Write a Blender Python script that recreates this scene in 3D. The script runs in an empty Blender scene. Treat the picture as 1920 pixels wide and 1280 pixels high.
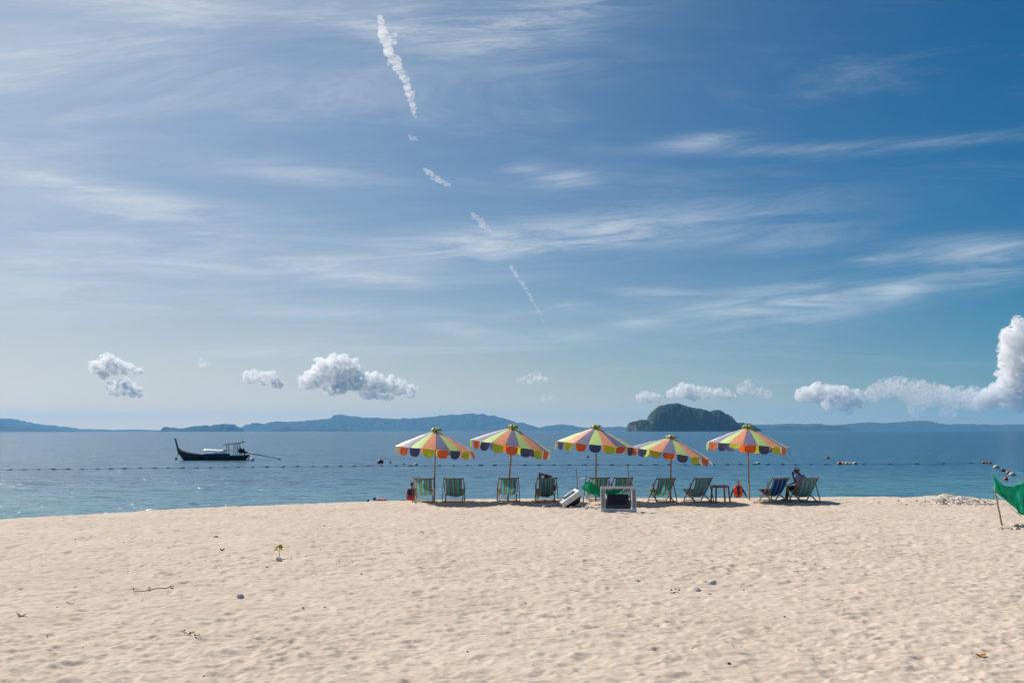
import bpy, bmesh, math, random
import numpy as np
from mathutils import Vector, Matrix, Euler, noise as mnoise

scene = bpy.context.scene
COL = scene.collection
random.seed(11)
R = math.radians

# ------------------------------------------------------------------ camera
CAM_Z = 2.6                      # eye height above the beach; the sea lies 1.4 m below the beach
WATER_Z = -1.4
LENS = 35.0
FPX = 1920 * LENS / 36.0
PITCH = math.atan(167.5 / FPX)
ROLL = R(0.09)
cam_data = bpy.data.cameras.new('camera')
cam_data.lens = LENS
cam_data.sensor_width = 36.0
cam_data.clip_start = 0.1
cam_data.clip_end = 120000.0
cam = bpy.data.objects.new('camera', cam_data)
COL.objects.link(cam)
cam.location = (0, 0, CAM_Z)
cam.rotation_euler = (Matrix.Rotation(math.pi / 2 + PITCH, 3, 'X') @ Matrix.Rotation(-ROLL, 3, 'Z')).to_euler()
scene.camera = cam

# ------------------------------------------------------------------ light
SUN_EL, SUN_AZ = R(44), R(-46)   # azimuth from +Y, negative = towards -X
SUN_DIR = Vector((math.sin(SUN_AZ) * math.cos(SUN_EL), math.cos(SUN_AZ) * math.cos(SUN_EL), math.sin(SUN_EL)))
sun_data = bpy.data.lights.new('sun', 'SUN')
sun_data.energy = 3.8
sun_data.angle = R(0.53)
sun_data.color = (1.0, 0.93, 0.84)
sun = bpy.data.objects.new('sun', sun_data)
COL.objects.link(sun)
sun.rotation_euler = SUN_DIR.to_track_quat('Z', 'Y').to_euler()
sun.location = (0, 0, 60)

vs = scene.view_settings
vs.view_transform = 'Standard'
vs.look = 'None'
vs.exposure = 0.54
vs.gamma = 1.0
vs.use_curve_mapping = False
cy = scene.cycles
cy.max_bounces = 12
cy.diffuse_bounces = 3
cy.glossy_bounces = 2
cy.transmission_bounces = 4
cy.transparent_max_bounces = 8
cy.volume_bounces = 12
cy.use_denoising = True
cy.sample_clamp_indirect = 4.0
cy.caustics_reflective = False
cy.caustics_refractive = False


class NT:
    """small helper for wiring nodes"""
    def __init__(self, tree):
        self.t = tree
        self.n = tree.nodes
        self.n.clear()

    def node(self, kind, **kw):
        nd = self.n.new(kind)
        for k, v in kw.items():
            setattr(nd, k, v)
        return nd

    def put(self, sock, v):
        if v is None:
            return
        if isinstance(v, bpy.types.NodeSocket):
            self.t.links.new(v, sock)
        else:
            if hasattr(sock, 'default_value') and hasattr(sock.default_value, '__len__') and not hasattr(v, '__len__'):
                v = (v,) * len(sock.default_value)
            elif hasattr(v, '__len__') and hasattr(sock.default_value, '__len__') and len(sock.default_value) == 4 and len(v) == 3:
                v = (*v, 1)
            sock.default_value = v

    def m(self, op, a, b=None, c=None, clamp=False):
        nd = self.node('ShaderNodeMath', operation=op, use_clamp=clamp)
        for i, v in enumerate((a, b, c)):
            self.put(nd.inputs[i], v)
        return nd.outputs[0]

    def v(self, op, a, b=None, scale=None):
        nd = self.node('ShaderNodeVectorMath', operation=op)
        self.put(nd.inputs[0], a)
        if b is not None:
            self.put(nd.inputs[1], b)
        if scale is not None:
            self.put(nd.inputs['Scale'], scale)
        return nd.outputs['Value'] if op in ('DOT_PRODUCT', 'LENGTH', 'DISTANCE') else nd.outputs[0]

    def xyz(self, v):
        nd = self.node('ShaderNodeSeparateXYZ')
        self.put(nd.inputs[0], v)
        return nd.outputs

    def comb(self, x, y, z):
        nd = self.node('ShaderNodeCombineXYZ')
        for i, v in enumerate((x, y, z)):
            self.put(nd.inputs[i], v)
        return nd.outputs[0]

    def noise(self, vec, scale, detail=3, rough=0.5, dist=0.0, color=False):
        nd = self.node('ShaderNodeTexNoise')
        self.put(nd.inputs['Vector'], vec)
        self.put(nd.inputs['Scale'], scale)
        self.put(nd.inputs['Detail'], detail)
        self.put(nd.inputs['Roughness'], rough)
        self.put(nd.inputs['Distortion'], dist)
        return nd.outputs['Color' if color else 'Fac']

    def ss(self, x, lo, hi, a=0.0, b=1.0):
        nd = self.node('ShaderNodeMapRange', interpolation_type='SMOOTHSTEP')
        for i, v in enumerate((x, lo, hi, a, b)):
            self.put(nd.inputs[i], v)
        return nd.outputs[0]

    def mix(self, f, a, b, mode='MIX'):
        nd = self.node('ShaderNodeMix', data_type='RGBA', blend_type=mode)
        self.put(nd.inputs[0], f)
        self.put(nd.inputs[6], a)
        self.put(nd.inputs[7], b)
        return nd.outputs[2]

    def ramp(self, f, stops, interp='LINEAR'):
        nd = self.node('ShaderNodeValToRGB')
        cr = nd.color_ramp
        cr.interpolation = interp
        while len(cr.elements) < len(stops):
            cr.elements.new(0.5)
        for e, (p, c) in zip(cr.elements, stops):
            e.position = p
            e.color = (*c, 1)
        self.put(nd.inputs[0], f)
        return nd.outputs[0]


# pixel of the 1920x1280 photograph <-> point in the place (used once, to survey positions)
_f = Vector((0, math.cos(PITCH), math.sin(PITCH)))
_r0, _u0 = Vector((1, 0, 0)), Vector((0, -math.sin(PITCH), math.cos(PITCH)))
_rot = cam.rotation_euler.to_matrix()
def ray(px, py):
    return _rot @ Vector(((px - 960) / FPX, (640 - py) / FPX, -1.0))
def G(px, py, z=0.0):
    d = ray(px, py)
    t = (z - CAM_Z) / d.z
    return Vector((d.x * t, d.y * t, z))
def P(px, py, Y):
    d = ray(px, py)
    t = Y / d.y
    return Vector((d.x * t, Y, CAM_Z + d.z * t))

# ------------------------------------------------------------------ world: sky with thin high cloud
world = bpy.data.worlds.new('World')
scene.world = world
world.use_nodes = True
W = NT(world.node_tree)
sky = W.node('ShaderNodeTexSky', sky_type='NISHITA')
sky.sun_disc = False
sky.sun_elevation = SUN_EL
sky.sun_rotation = SUN_AZ
sky.altitude = 0
sky.air_density = 1.0
sky.dust_density = 0.35
sky.ozone_density = 3.0
dirv = W.node('ShaderNodeTexCoord').outputs['Generated']
dx, dy, dz = W.xyz(dirv)
az = W.m('ARCTAN2', dx, dy)
el = W.m('ARCSINE', dz)
# a sheet of cirrus seen in perspective
den = W.m('ADD', W.m('MAXIMUM', dz, 0.0), 0.09)
cx, cyy = W.m('DIVIDE', dx, den), W.m('DIVIDE', dy, den)
sheet = W.comb(W.m('ADD', W.m('MULTIPLY', cx, 0.55), W.m('MULTIPLY', cyy, 0.12)), W.m('MULTIPLY', cyy, 1.5), 0.0)
streak = W.noise(sheet, 1.35, 11, 0.68, 0.7)
cover = W.noise(W.comb(W.m('MULTIPLY', cx, 0.5), cyy, 3.7), 0.75, 3, 0.5, 0.3)
general = W.m('MULTIPLY', W.ss(streak, 0.47, 0.80), W.ss(cover, 0.40, 0.66))
lines = W.noise(W.comb(W.m('MULTIPLY', az, 7.0), W.m('MULTIPLY', W.m('SUBTRACT', el, W.m('MULTIPLY', az, 0.05)), 62.0), 1.3), 1.0, 11, 0.70, 0.6)
wisps = None
def azel(px, py):
    d = ray(px, py).normalized()
    return math.atan2(d.x, d.y), math.asin(d.z)
# centre, half length, half thickness (photo pixels), tilt (deg), strength
for wx, wy, hl, ht, tilt, st in [
        (1320, 264, 85, 13, 2, .50), (1640, 274, 400, 11, -2.5, .26),
        (1080, 445, 430, 48, 4, .55), (780, 480, 300, 26, 6, .32), (1060, 338, 62, 15, 4, .62), (985, 316, 48, 18, 6, .22),
        (560, 322, 210, 30, -3, .28), (150, 350, 330, 24, -6, .36), (300, 415, 260, 26, -8, .36), (230, 500, 300, 52, 2, .42),
        (720, 525, 105, 15, -3, .5), (1470, 575, 215, 46, 7, .62), (1690, 545, 60, 18, 8, .5), (1830, 468, 130, 24, -1, .6),
        (1850, 515, 90, 22, 3, .46), (1640, 487, 42, 9, 2, .5), (1220, 550, 90, 12, -3, .36), (860, 618, 90, 15, -2, .46),
        (1060, 568, 36, 9, 0, .55), (1010, 632, 160, 18, 2, .36), (1190, 607, 60, 11, 3, .42), (480, 660, 190, 13, 2, .34),
        (340, 12, 110, 16, 2, .30), (800, 45, 260, 40, -5, .36), (1050, 20, 240, 34, 8, .34), (900, 90, 330, 60, -3, .14), (505, 213, 70, 14, -4, .24), (80, 560, 240, 34, 1, .28),
        (1000, 585, 330, 20, 0, .2), (1520, 450, 110, 20, 6, .24), (640, 590, 220, 16, 0, .22), (700, 650, 260, 22, 0, .2)]:
    a0, e0 = azel(wx, wy)
    k = 1 / FPX
    ca, sa = math.cos(R(tilt)), math.sin(R(tilt))
    da, de = W.m('SUBTRACT', az, a0), W.m('SUBTRACT', el, e0)
    u = W.m('ADD', W.m('MULTIPLY', da, ca / (hl * k)), W.m('MULTIPLY', de, sa / (hl * k)))
    w_ = W.m('ADD', W.m('MULTIPLY', da, -sa / (ht * k)), W.m('MULTIPLY', de, ca / (ht * k)))
    d2 = W.m('ADD', W.m('MULTIPLY', u, u), W.m('MULTIPLY', w_, w_))
    g = W.m('MULTIPLY', W.m('EXPONENT', W.m('MULTIPLY', d2, -1.3)), st)
    wisps = g if wisps is None else W.m('ADD', wisps, g)
wisp = W.m('MULTIPLY', wisps, W.ss(lines, 0.33, 0.72, 0.12, 1.25))
# forward scattering makes thin cloud towards the sun whiter
sdot = W.m('MAXIMUM', W.v('DOT_PRODUCT', dirv, tuple(SUN_DIR)), 0.0)
veil = W.m('MULTIPLY', W.m('POWER', sdot, 6.0), 1.38)
fac = W.m('ADD', W.m('ADD', W.m('MULTIPLY', general, 0.38), W.m('MULTIPLY', wisp, 1.08)), W.m('MULTIPLY', veil, W.ss(streak, 0.2, 0.8, 0.55, 1.1)))
fac = W.m('MULTIPLY', W.m('MINIMUM', fac, 0.92), W.ss(dz, -0.01, 0.05))
cloudcol = W.mix(sdot, (7.2, 8.6, 9.8), (9.9, 10.4, 11.2))
skycol = W.mix(1.0, sky.outputs[0], (0.055, 0.57, 0.85), 'MULTIPLY')
# low, long paths through the moist sea air are pale, most of all towards the sun
glow = W.m('MULTIPLY', W.m('EXPONENT', W.m('DIVIDE', W.m('MULTIPLY', W.m('MAXIMUM', dz, 0.0), -1.0), W.m('ADD', W.m('MULTIPLY', sdot, 0.142), 0.010))), W.m('ADD', W.m('MULTIPLY', sdot, 1.06), 0.03), clamp=True)
skycol = W.mix(glow, skycol, (18.8, 13.7, 9.5))
allsky = W.mix(fac, skycol, cloudcol)
bg = W.node('ShaderNodeBackground')
W.put(bg.inputs[0], allsky)
bg.inputs[1].default_value = 0.05
wo = W.node('ShaderNodeOutputWorld')
W.t.links.new(bg.outputs[0], wo.inputs[0])

# ------------------------------------------------------------------ materials
MATS = {}
def principled(name, col, rough=0.6, metal=0.0, spec=0.4, var=0.0, vscale=8.0, bump=0.0, bscale=60.0):
    """plain surface with a little mottling and relief"""
    m = bpy.data.materials.new(name)
    m.use_nodes = True
    T = NT(m.node_tree)
    b = T.node('ShaderNodeBsdfPrincipled')
    o = T.node('ShaderNodeOutputMaterial')
    tc = T.node('ShaderNodeTexCoord').outputs['Object']
    c = col
    if var:
        nz = T.noise(tc, vscale, 5, 0.6)
        c = T.mix(T.ss(nz, 0.3, 0.7), tuple(x * (1 - var) for x in col), tuple(min(1, x * (1 + var)) for x in col))
    T.put(b.inputs['Base Color'], c)
    b.inputs['Roughness'].default_value = rough
    b.inputs['Metallic'].default_value = metal
    b.inputs['Specular IOR Level'].default_value = spec
    if bump:
        bp = T.node('ShaderNodeBump')
        bp.inputs['Distance'].default_value = bump
        T.put(bp.inputs['Height'], T.noise(tc, bscale, 4, 0.6))
        T.put(b.inputs['Normal'], bp.outputs[0])
    T.t.links.new(b.outputs[0], o.inputs[0])
    MATS[name] = m
    return m

def cloth(name, col, trans=0.45, tcol=None, var=0.12, stripes=None, gloss=0.8):
    """woven fabric that lets some light through"""
    m = bpy.data.materials.new(name)
    m.use_nodes = True
    T = NT(m.node_tree)
    tc = T.node('ShaderNodeTexCoord').outputs['Object']
    if stripes:
        x = T.xyz(tc)[0]
        fr = T.m('FRACT', T.m('ADD', T.m('MULTIPLY', x, stripes[0]), stripes[1]))
        c = T.ramp(fr, stripes[2], 'CONSTANT')
    else:
        c = T.mix(0.0, col, col)
    nz = T.noise(tc, 5.0, 5, 0.6)
    c = T.mix(1.0, c, T.ramp(nz, [(0.25, (1 - var,) * 3), (0.75, (1 + var,) * 3)]), 'MULTIPLY')
    d = T.node('ShaderNodeBsdfDiffuse')
    t = T.node('ShaderNodeBsdfTranslucent')
    T.put(d.inputs[0], c)
    T.put(t.inputs[0], c if tcol is None else tcol)
    mx = T.node('ShaderNodeMixShader')
    mx.inputs[0].default_value = trans
    T.t.links.new(d.outputs[0], mx.inputs[1])
    T.t.links.new(t.outputs[0], mx.inputs[2])
    o = T.node('ShaderNodeOutputMaterial')
    gl = T.node('ShaderNodeBsdfGlossy')
    gl.inputs['Roughness'].default_value = .5
    fr = T.node('ShaderNodeFresnel')
    fr.inputs['IOR'].default_value = 1.4
    m2 = T.node('ShaderNodeMixShader')
    T.put(m2.inputs[0], T.m('MULTIPLY', fr.outputs[0], gloss))
    T.t.links.new(mx.outputs[0], m2.inputs[1])
    T.t.links.new(gl.outputs[0], m2.inputs[2])
    T.t.links.new(m2.outputs[0], o.inputs[0])
    MATS[name] = m
    return m

# ------------------------------------------------------------------ mesh helpers
class MB:
    """collects shapes that become ONE mesh object"""
    def __init__(self):
        self.v, self.f, self.s = [], [], []

    def add(self, vs_, fs, smooth=False):
        o = len(self.v)
        self.v += [tuple(p) for p in vs_]
        self.f += [tuple(i + o for i in f) for f in fs]
        self.s += [smooth] * len(fs)

    def box(self, c, size, rot=None, taper=1.0):
        c = Vector(c)
        sx, sy, sz = (s / 2 for s in size)
        pts = []
        for z in (-1, 1):
            k = taper if z > 0 else 1.0
            for x, y in ((-1, -1), (1, -1), (1, 1), (-1, 1)):
                p = Vector((x * sx * k, y * sy * k, z * sz))
                if rot is not None:
                    p = rot @ p
                pts.append(c + p)
        self.add(pts, [(3, 2, 1, 0), (4, 5, 6, 7), (0, 1, 5, 4), (1, 2, 6, 5), (2, 3, 7, 6), (3, 0, 4, 7)])

    def bar(self, a, b, w, h, up=(0, 0, 1)):
        a, b = Vector(a), Vector(b)
        d = (b - a)
        L = d.length
        d.normalize()
        s = d.cross(Vector(up))
        if s.length < 1e-4:
            s = d.cross(Vector((0, 1, 0)))
        s.normalize()
        u = s.cross(d)
        m = Matrix((s, d, u)).transposed()
        self.box((a + b) / 2, (w, L, h), m)

    def tube(self, pts, rad, n=8, cap=True):
        pts = [Vector(p) for p in pts]
        if not hasattr(rad, '__len__'):
            rad = [rad] * len(pts)
        vs_, fs = [], []
        prev = None
        for i, p in enumerate(pts):
            d = (pts[min(i + 1, len(pts) - 1)] - pts[max(i - 1, 0)]).normalized()
            ref = prev if prev is not None else (Vector((1, 0, 0)) if abs(d.x) < 0.9 else Vector((0, 1, 0)))
            s = (ref - d * ref.dot(d)).normalized()
            prev = s
            t = d.cross(s)
            for k in range(n):
                a = 2 * math.pi * k / n
                vs_.append(p + (s * math.cos(a) + t * math.sin(a)) * rad[i])
        for i in range(len(pts) - 1):
            for k in range(n):
                k2 = (k + 1) % n
                fs.append((i * n + k, i * n + k2, (i + 1) * n + k2, (i + 1) * n + k))
        if cap:
            fs.append(tuple(range(n))[::-1])
            fs.append(tuple((len(pts) - 1) * n + k for k in range(n)))
        self.add(vs_, fs, True)

    def ball(self, c, r, seg=10, rings=7, rot=None):
        c = Vector(c)
        if not hasattr(r, '__len__'):
            r = (r, r, r)
        vs_, fs = [], []
        for i in range(rings + 1):
            th = math.pi * i / rings
            for k in range(seg):
                a = 2 * math.pi * k / seg
                p = Vector((r[0] * math.sin(th) * math.cos(a), r[1] * math.sin(th) * math.sin(a), r[2] * math.cos(th)))
                if rot is not None:
                    p = rot @ p
                vs_.append(c + p)
        for i in range(rings):
            for k in range(seg):
                k2 = (k + 1) % seg
                if i == 0:
                    fs.append((k, (i + 1) * seg + k, (i + 1) * seg + k2))
                elif i == rings - 1:
                    fs.append((i * seg + k, (i + 1) * seg + k, i * seg + k2))
                else:
                    fs.append((i * seg + k, (i + 1) * seg + k, (i + 1) * seg + k2, i * seg + k2))
        self.add(vs_, fs, True)

    def limb(self, a, b, ra, rb, n=10):
        a, b = Vector(a), Vector(b)
        self.tube([a, a.lerp(b, .33), a.lerp(b, .67), b], [ra, ra + (rb - ra) * .33, ra + (rb - ra) * .67, rb], n)
        self.ball(a, ra, n, 6)
        self.ball(b, rb, n, 6)

    def grid(self, rows, smooth=True, closed=False):
        n = len(rows[0])
        vs_ = [p for r in rows for p in r]
        fs = []
        for i in range(len(rows) - 1):
            for k in range(n if closed else n - 1):
                k2 = (k + 1) % n
                fs.append((i * n + k, i * n + k2, (i + 1) * n + k2, (i + 1) * n + k))
        self.add(vs_, fs, smooth)

    def mesh(self, name, mat=None):
        me = bpy.data.meshes.new(name)
        me.from_pydata(self.v, [], self.f)
        me.polygons.foreach_set('use_smooth', self.s)
        me.update()
        if mat is not None:
            me.materials.append(mat)
        return me

    def build(self, name, mat, parent=None, loc=None, bevel=0.0, solid=0.0):
        return link(name, self.mesh(name, mat), parent, loc, bevel, solid)

def link(name, me, parent=None, loc=None, bevel=0.0, solid=0.0):
    o = bpy.data.objects.new(name, me)
    COL.objects.link(o)
    if parent is not None:
        o.parent = parent
    if loc is not None:
        o.location = loc
    if solid:
        s = o.modifiers.new('thickness', 'SOLIDIFY')
        s.thickness = solid
        s.offset = 0
    if bevel:
        b = o.modifiers.new('bevel', 'BEVEL')
        b.width = bevel
        b.segments = 2
    return o

def empty(name, loc=(0, 0, 0), rz=0.0):
    o = bpy.data.objects.new(name, None)
    COL.objects.link(o)
    o.location = loc
    o.rotation_euler = (0, 0, rz)
    o.empty_display_size = 0.2
    return o

def tag(o, label=None, cat=None, group=None, kind=None):
    for k, v in (('label', label), ('category', cat), ('group', group), ('kind', kind)):
        if v:
            o[k] = v
    return o

def copy_tree(o, parent=None):
    c = o.copy()
    COL.objects.link(c)
    c.parent = parent
    for ch in list(o.children):
        copy_tree(ch, c)
    return c

# ------------------------------------------------------------------ numeric noise
_rs = np.random.RandomState(5)
def vnoise(x, y, seed=0, period=256):
    lat = np.random.RandomState(seed).rand(period, period)
    xi, yi = np.floor(x).astype(int), np.floor(y).astype(int)
    fx, fy = x - xi, y - yi
    fx, fy = fx * fx * fx * (fx * (fx * 6 - 15) + 10), fy * fy * fy * (fy * (fy * 6 - 15) + 10)
    x0, y0, x1, y1 = xi % period, yi % period, (xi + 1) % period, (yi + 1) % period
    return (lat[x0, y0] * (1 - fx) + lat[x1, y0] * fx) * (1 - fy) + (lat[x0, y1] * (1 - fx) + lat[x1, y1] * fx) * fy
def fbm(x, y, octv=4, seed=0, gain=0.5):
    t, a, s = 0, 1.0, 0
    for i in range(octv):
        t = t + a * (vnoise(x * 2 ** i + 17.3 * i, y * 2 ** i - 9.1 * i, seed + i) - 0.5)
        s += a
        a *= gain
    return t / s * 2

# ------------------------------------------------------------------ beach
_cx = [-400, -150, -60, -30, -15.3, -11.4, -5.2, -0.2, 6.9, 11.0, 14.3, 16.0, 18.3, 25, 60, 150, 400]
_cyv = [-160, -40, 4, 20.5, 30.4, 34.2, 38.0, 39.0, 39.2, 39.4, 40.2, 39.2, 37.6, 35.5, 30, 22, 0]
def crest(x):
    return np.interp(x, _cx, _cyv)
def ground_np(x, y):
    yc = (crest(x - 1.2) + crest(x) * 2 + crest(x + 1.2)) / 4
    s = y - yc
    w = 0.4
    sp = w * np.logaddexp(0, s / w)
    z = -0.15 * sp
    z = np.maximum(z, -7 + 0.3 * (z + 7) * 0)
    z = z + 0.018 * fbm(x / 5.0, y / 3.5, 3, 40) * (s > -40)
    z = z + 0.20 * np.exp(-((x - 16.2) / 1.25) ** 2 - ((y - 37.2) / 1.3) ** 2) * (0.8 + 0.6 * fbm(x / .5, y / .5, 2, 44))
    return z
def gz(x, y):
    return float(ground_np(np.array([x], float), np.array([y], float))[0])
def on_ground(px, py):
    """point of the beach seen at a photograph pixel"""
    d = ray(px, py)
    t = np.linspace(6, 60, 5401) / d.y
    f = CAM_Z + d.z * t - ground_np(d.x * t, d.y * t)
    i = int(np.argmax(f <= 0))
    return Vector((d.x * t[i], d.y * t[i], gz(d.x * t[i], d.y * t[i])))

def build_beach():
    # rows grow with distance, columns fan out: fine relief where one walks, coarse far off
    ny = 760
    ys = [8.5 * (46.0 / 8.5) ** (i / ny) for i in range(ny + 1)]
    ys = [-260, -160, -90, -50, -25, -10, -2, 3, 6, 7.5] + ys + [47, 49, 52, 56, 62, 70, 85, 110, 160, 260]
    nx = 900
    us = list(np.linspace(-1, 1, nx + 1))
    ext, st, u = [], us[1] - us[0], 1.0
    while u < 26:
        st *= 1.22
        u += st
        ext.append(u)
    us = np.array([-e for e in ext[::-1]] + us + ext)
    ys = np.array(ys)
    wid = 0.555 * (np.clip(ys, 8.5, 60) + 2.2)
    X = us[None, :] * wid[:, None]
    Y = np.repeat(ys[:, None], len(us), 1)
    Z = ground_np(X, Y)
    fine = np.clip((26 - np.abs(X)) / 4, 0, 1) * np.clip((Y - 6) / 2, 0, 1) * np.clip((48 - Y) / 3, 0, 1)
    calm = 0.72 + 0.5 * vnoise(X / 4 + 3, Y / 4, 77)
    # wind-worn, trampled relief
    warp = 0.7 * fbm(X / 0.8, Y / 0.8, 2, 60)
    rel = 0.027 * fbm(X / 0.29 + warp, Y / 0.25 + warp, 3, 50, 0.5)
    ridg = 1 - np.abs(fbm(X / 0.31 + warp * .8, Y / 0.23 - warp, 2, 55))
    rel += 0.031 * (ridg - 0.7)
    rel += 0.022 * (0.72 - np.abs(fbm(X / 0.21 + warp, Y / 0.15, 2, 58)))
    rel += 0.010 * fbm(X / 0.09, Y / 0.08, 2, 59)
    Z = Z + rel * fine * calm
    # footprints
    rng = np.random.RandomState(3)
    logr = math.log(46.0 / 8.5)
    r0 = 10
    H = np.zeros_like(Z)
    n = 3600
    prints = []
    for _ in range(n):
        yy = math.sqrt(rng.uniform(8.5 ** 2, 40.5 ** 2))
        xx = rng.uniform(-1, 1) * 0.54 * (yy + 2.2)
        prints.append((xx, yy, rng.uniform(0, 2 * math.pi), rng.uniform(.6, 1.25)))
    for _ in range(30):                                   # walked tracks
        yy, a = rng.uniform(9, 36), rng.uniform(0, 2 * math.pi)
        xx = rng.uniform(-1, 1) * 0.54 * (yy + 2.2)
        for k in range(rng.randint(5, 16)):
            xx += .62 * math.cos(a)
            yy += .62 * math.sin(a)
            a += rng.uniform(-.12, .12)
            side = .1 if k % 2 else -.1
            prints.append((xx - side * math.sin(a), yy + side * math.cos(a), a, rng.uniform(1.0, 1.25)))
    for xx, yy, a, sc in prints:
        if not 8.6 < yy < 43:
            continue
        rr = 0.34 * sc
        i0 = r0 + int(ny * math.log(max(8.5, yy - rr) / 8.5) / logr)
        i1 = r0 + int(ny * math.log(min(46, yy + rr) / 8.5) / logr) + 2
        ww = 0.555 * (yy + 2.2)
        j0 = len(ext) + int(((xx - rr) / ww + 1) / 2 * nx) - 6
        j1 = len(ext) + int(((xx + rr) / ww + 1) / 2 * nx) + 7
        j0, j1 = max(0, j0), min(len(us), j1)
        if j1 <= j0:
            continue
        sx, sy = X[i0:i1, j0:j1] - xx, Y[i0:i1, j0:j1] - yy
        p, q = sx * math.cos(a) + sy * math.sin(a), -sx * math.sin(a) + sy * math.cos(a)
        q = q * (1 + .25 * np.sign(p))
        d = np.sqrt((p / (.110 * sc)) ** 2 + (q / (.060 * sc)) ** 2)
        dep = .019 * sc * rng.uniform(.3, 1.2)
        H[i0:i1, j0:j1] += -dep * np.exp(-(d * .8) ** 2.2) + dep * .42 * np.exp(-((d - 1.7) / .55) ** 2) * (1 + .5 * np.sin(3 * a + 5 * p))
    H = np.clip(H, -0.075, 0.045)
    Z = Z + H * fine
    nv, nu = X.shape
    co = np.stack([X, Y, Z], -1).reshape(-1, 3)
    idx = np.arange(nv * nu).reshape(nv, nu)
    fc = np.stack([idx[:-1, :-1], idx[:-1, 1:], idx[1:, 1:], idx[1:, :-1]], -1).reshape(-1, 4)
    me = bpy.data.meshes.new('beach')
    me.vertices.add(len(co))
    me.vertices.foreach_set('co', co.ravel())
    me.loops.add(fc.size)
    me.loops.foreach_set('vertex_index', fc.ravel().astype(np.int32))
    me.polygons.add(len(fc))
    me.polygons.foreach_set('loop_start', np.arange(0, fc.size, 4, dtype=np.int32))
    me.polygons.foreach_set('use_smooth', np.ones(len(fc), bool))
    me.update(calc_edges=True)
    m = bpy.data.materials.new('sand')
    m.use_nodes = True
    T = NT(m.node_tree)
    tc = T.node('ShaderNodeTexCoord').outputs['Object']
    grain = T.noise(tc, 320, 3, 0.7)
    patch = T.noise(tc, 0.55, 5, 0.6)
    small = T.noise(tc, 9.0, 5, 0.65)
    c = T.mix(T.ss(patch, .3, .7), (.530, .440, .357), (.595, .498, .411))
    c = T.mix(T.m('MULTIPLY', T.ss(small, .45, .75), .35), c, (.515, .418, .332))
    c = T.mix(1.0, c, T.ramp(grain, [(.25, (.86, .86, .86)), (.75, (1.12, 1.12, 1.12))]), 'MULTIPLY')
    z = T.xyz(tc)[2]
    c = T.mix(T.ss(z, -.95, -.12, 1, 0), c, (.46, .335, .22))        # damp-ish warm tint; the sea-side slope's warmer light is put into the colour
    b = T.node('ShaderNodeBsdfPrincipled')
    T.put(b.inputs['Base Color'], c)
    b.inputs['Roughness'].default_value = .95
    b.inputs['Specular IOR Level'].default_value = .12
    bp = T.node('ShaderNodeBump')
    bp.inputs['Distance'].default_value = .012
    bp.inputs['Strength'].default_value = .7
    T.put(bp.inputs['Height'], T.m('ADD', T.noise(tc, 16, 4, .6), T.m('MULTIPLY', grain, .25)))
    T.put(b.inputs['Normal'], bp.outputs[0])
    o = T.node('ShaderNodeOutputMaterial')
    T.t.links.new(b.outputs[0], o.inputs[0])
    me.materials.append(m)
    ob = link('beach', me)
    return tag(ob, 'pale trampled sand beach sloping to the sea', 'beach', kind='structure')
beach = build_beach()

# ------------------------------------------------------------------ sea
def build_sea():
    mb = MB()
    rad = [0.5, 20, 40, 60, 90, 140, 220, 350, 600, 1000, 2000, 4000, 8000, 14000, 21800]
    n = 96
    mb.grid([[(r * math.cos(2 * math.pi * k / n), r * math.sin(2 * math.pi * k / n), 0) for k in range(n)] for r in rad], True, True)
    m = bpy.data.materials.new('sea_water')
    m.use_nodes = True
    T = NT(m.node_tree)
    tc = T.node('ShaderNodeTexCoord').outputs['Object']
    x, y, z = T.xyz(tc)
    # wave slopes straight from noise: chop, small waves, swell
    wind = T.ss(T.noise(T.v('MULTIPLY', tc, (.004, .022, 1)), 1.0, 4, .6), .3, .7, .75, 1.2)
    def slope(sc, st, seed, det):
        nz = T.noise(T.v('ADD', T.v('MULTIPLY', tc, (.55, 1.25, 1)), (seed, seed * 2, seed)), sc, det, .6, 0.2, color=True)
        return T.v('SCALE', T.v('SUBTRACT', nz, (.5, .5, .5)), scale=st)
    s = T.v('ADD', slope(3.4, 1.35, 3, 2), T.v('ADD', slope(.85, 1.1, 11, 3), slope(.16, .30, 23, 2)))
    s = T.v('SCALE', s, scale=wind)
    s = T.v('MULTIPLY', s, (1, 1, 0))
    nrm = T.v('NORMALIZE', T.v('ADD', s, (0, 0, 1)))
    # pale sand bed shows through the shallows
    near = T.ss(T.m('ADD', T.m('SUBTRACT', y, T.m('MULTIPLY', x, .35)), T.m('MULTIPLY', T.noise(T.v('MULTIPLY', tc, (.02, .05, 1)), 1.0, 4, .6), 22)), 52, 112, 1, 0)
    c = T.mix(near, (.012, .092, .168), (.060, .190, .235))
    b = T.node('ShaderNodeBsdfPrincipled')
    T.put(b.inputs['Base Color'], c)
    b.inputs['Roughness'].default_value = .26
    b.inputs['IOR'].default_value = 1.333
    T.put(b.inputs['Normal'], nrm)
    # the few sharp facets that flash in the sun
    g = T.node('ShaderNodeBsdfGlossy')
    g.inputs['Roughness'].default_value = .07
    s2 = T.v('SCALE', T.v('ADD', slope(2.6, 3.2, 41, 2), slope(.5, 1.0, 57, 2)), scale=wind)
    T.put(g.inputs['Normal'], T.v('NORMALIZE', T.v('ADD', T.v('MULTIPLY', s2, (1, 1, 0)), (0, 0, 1))))
    mx = T.node('ShaderNodeMixShader')
    mx.inputs[0].default_value = .045
    T.t.links.new(b.outputs[0], mx.inputs[1])
    T.t.links.new(g.outputs[0], mx.inputs[2])
    o = T.node('ShaderNodeOutputMaterial')
    T.t.links.new(mx.outputs[0], o.inputs[0])
    ob = mb.build('sea', m, loc=(0, 0, WATER_Z))
    tag(ob, 'calm blue sea with small ripples reaching the horizon', 'sea', kind='structure')
build_sea()

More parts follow.
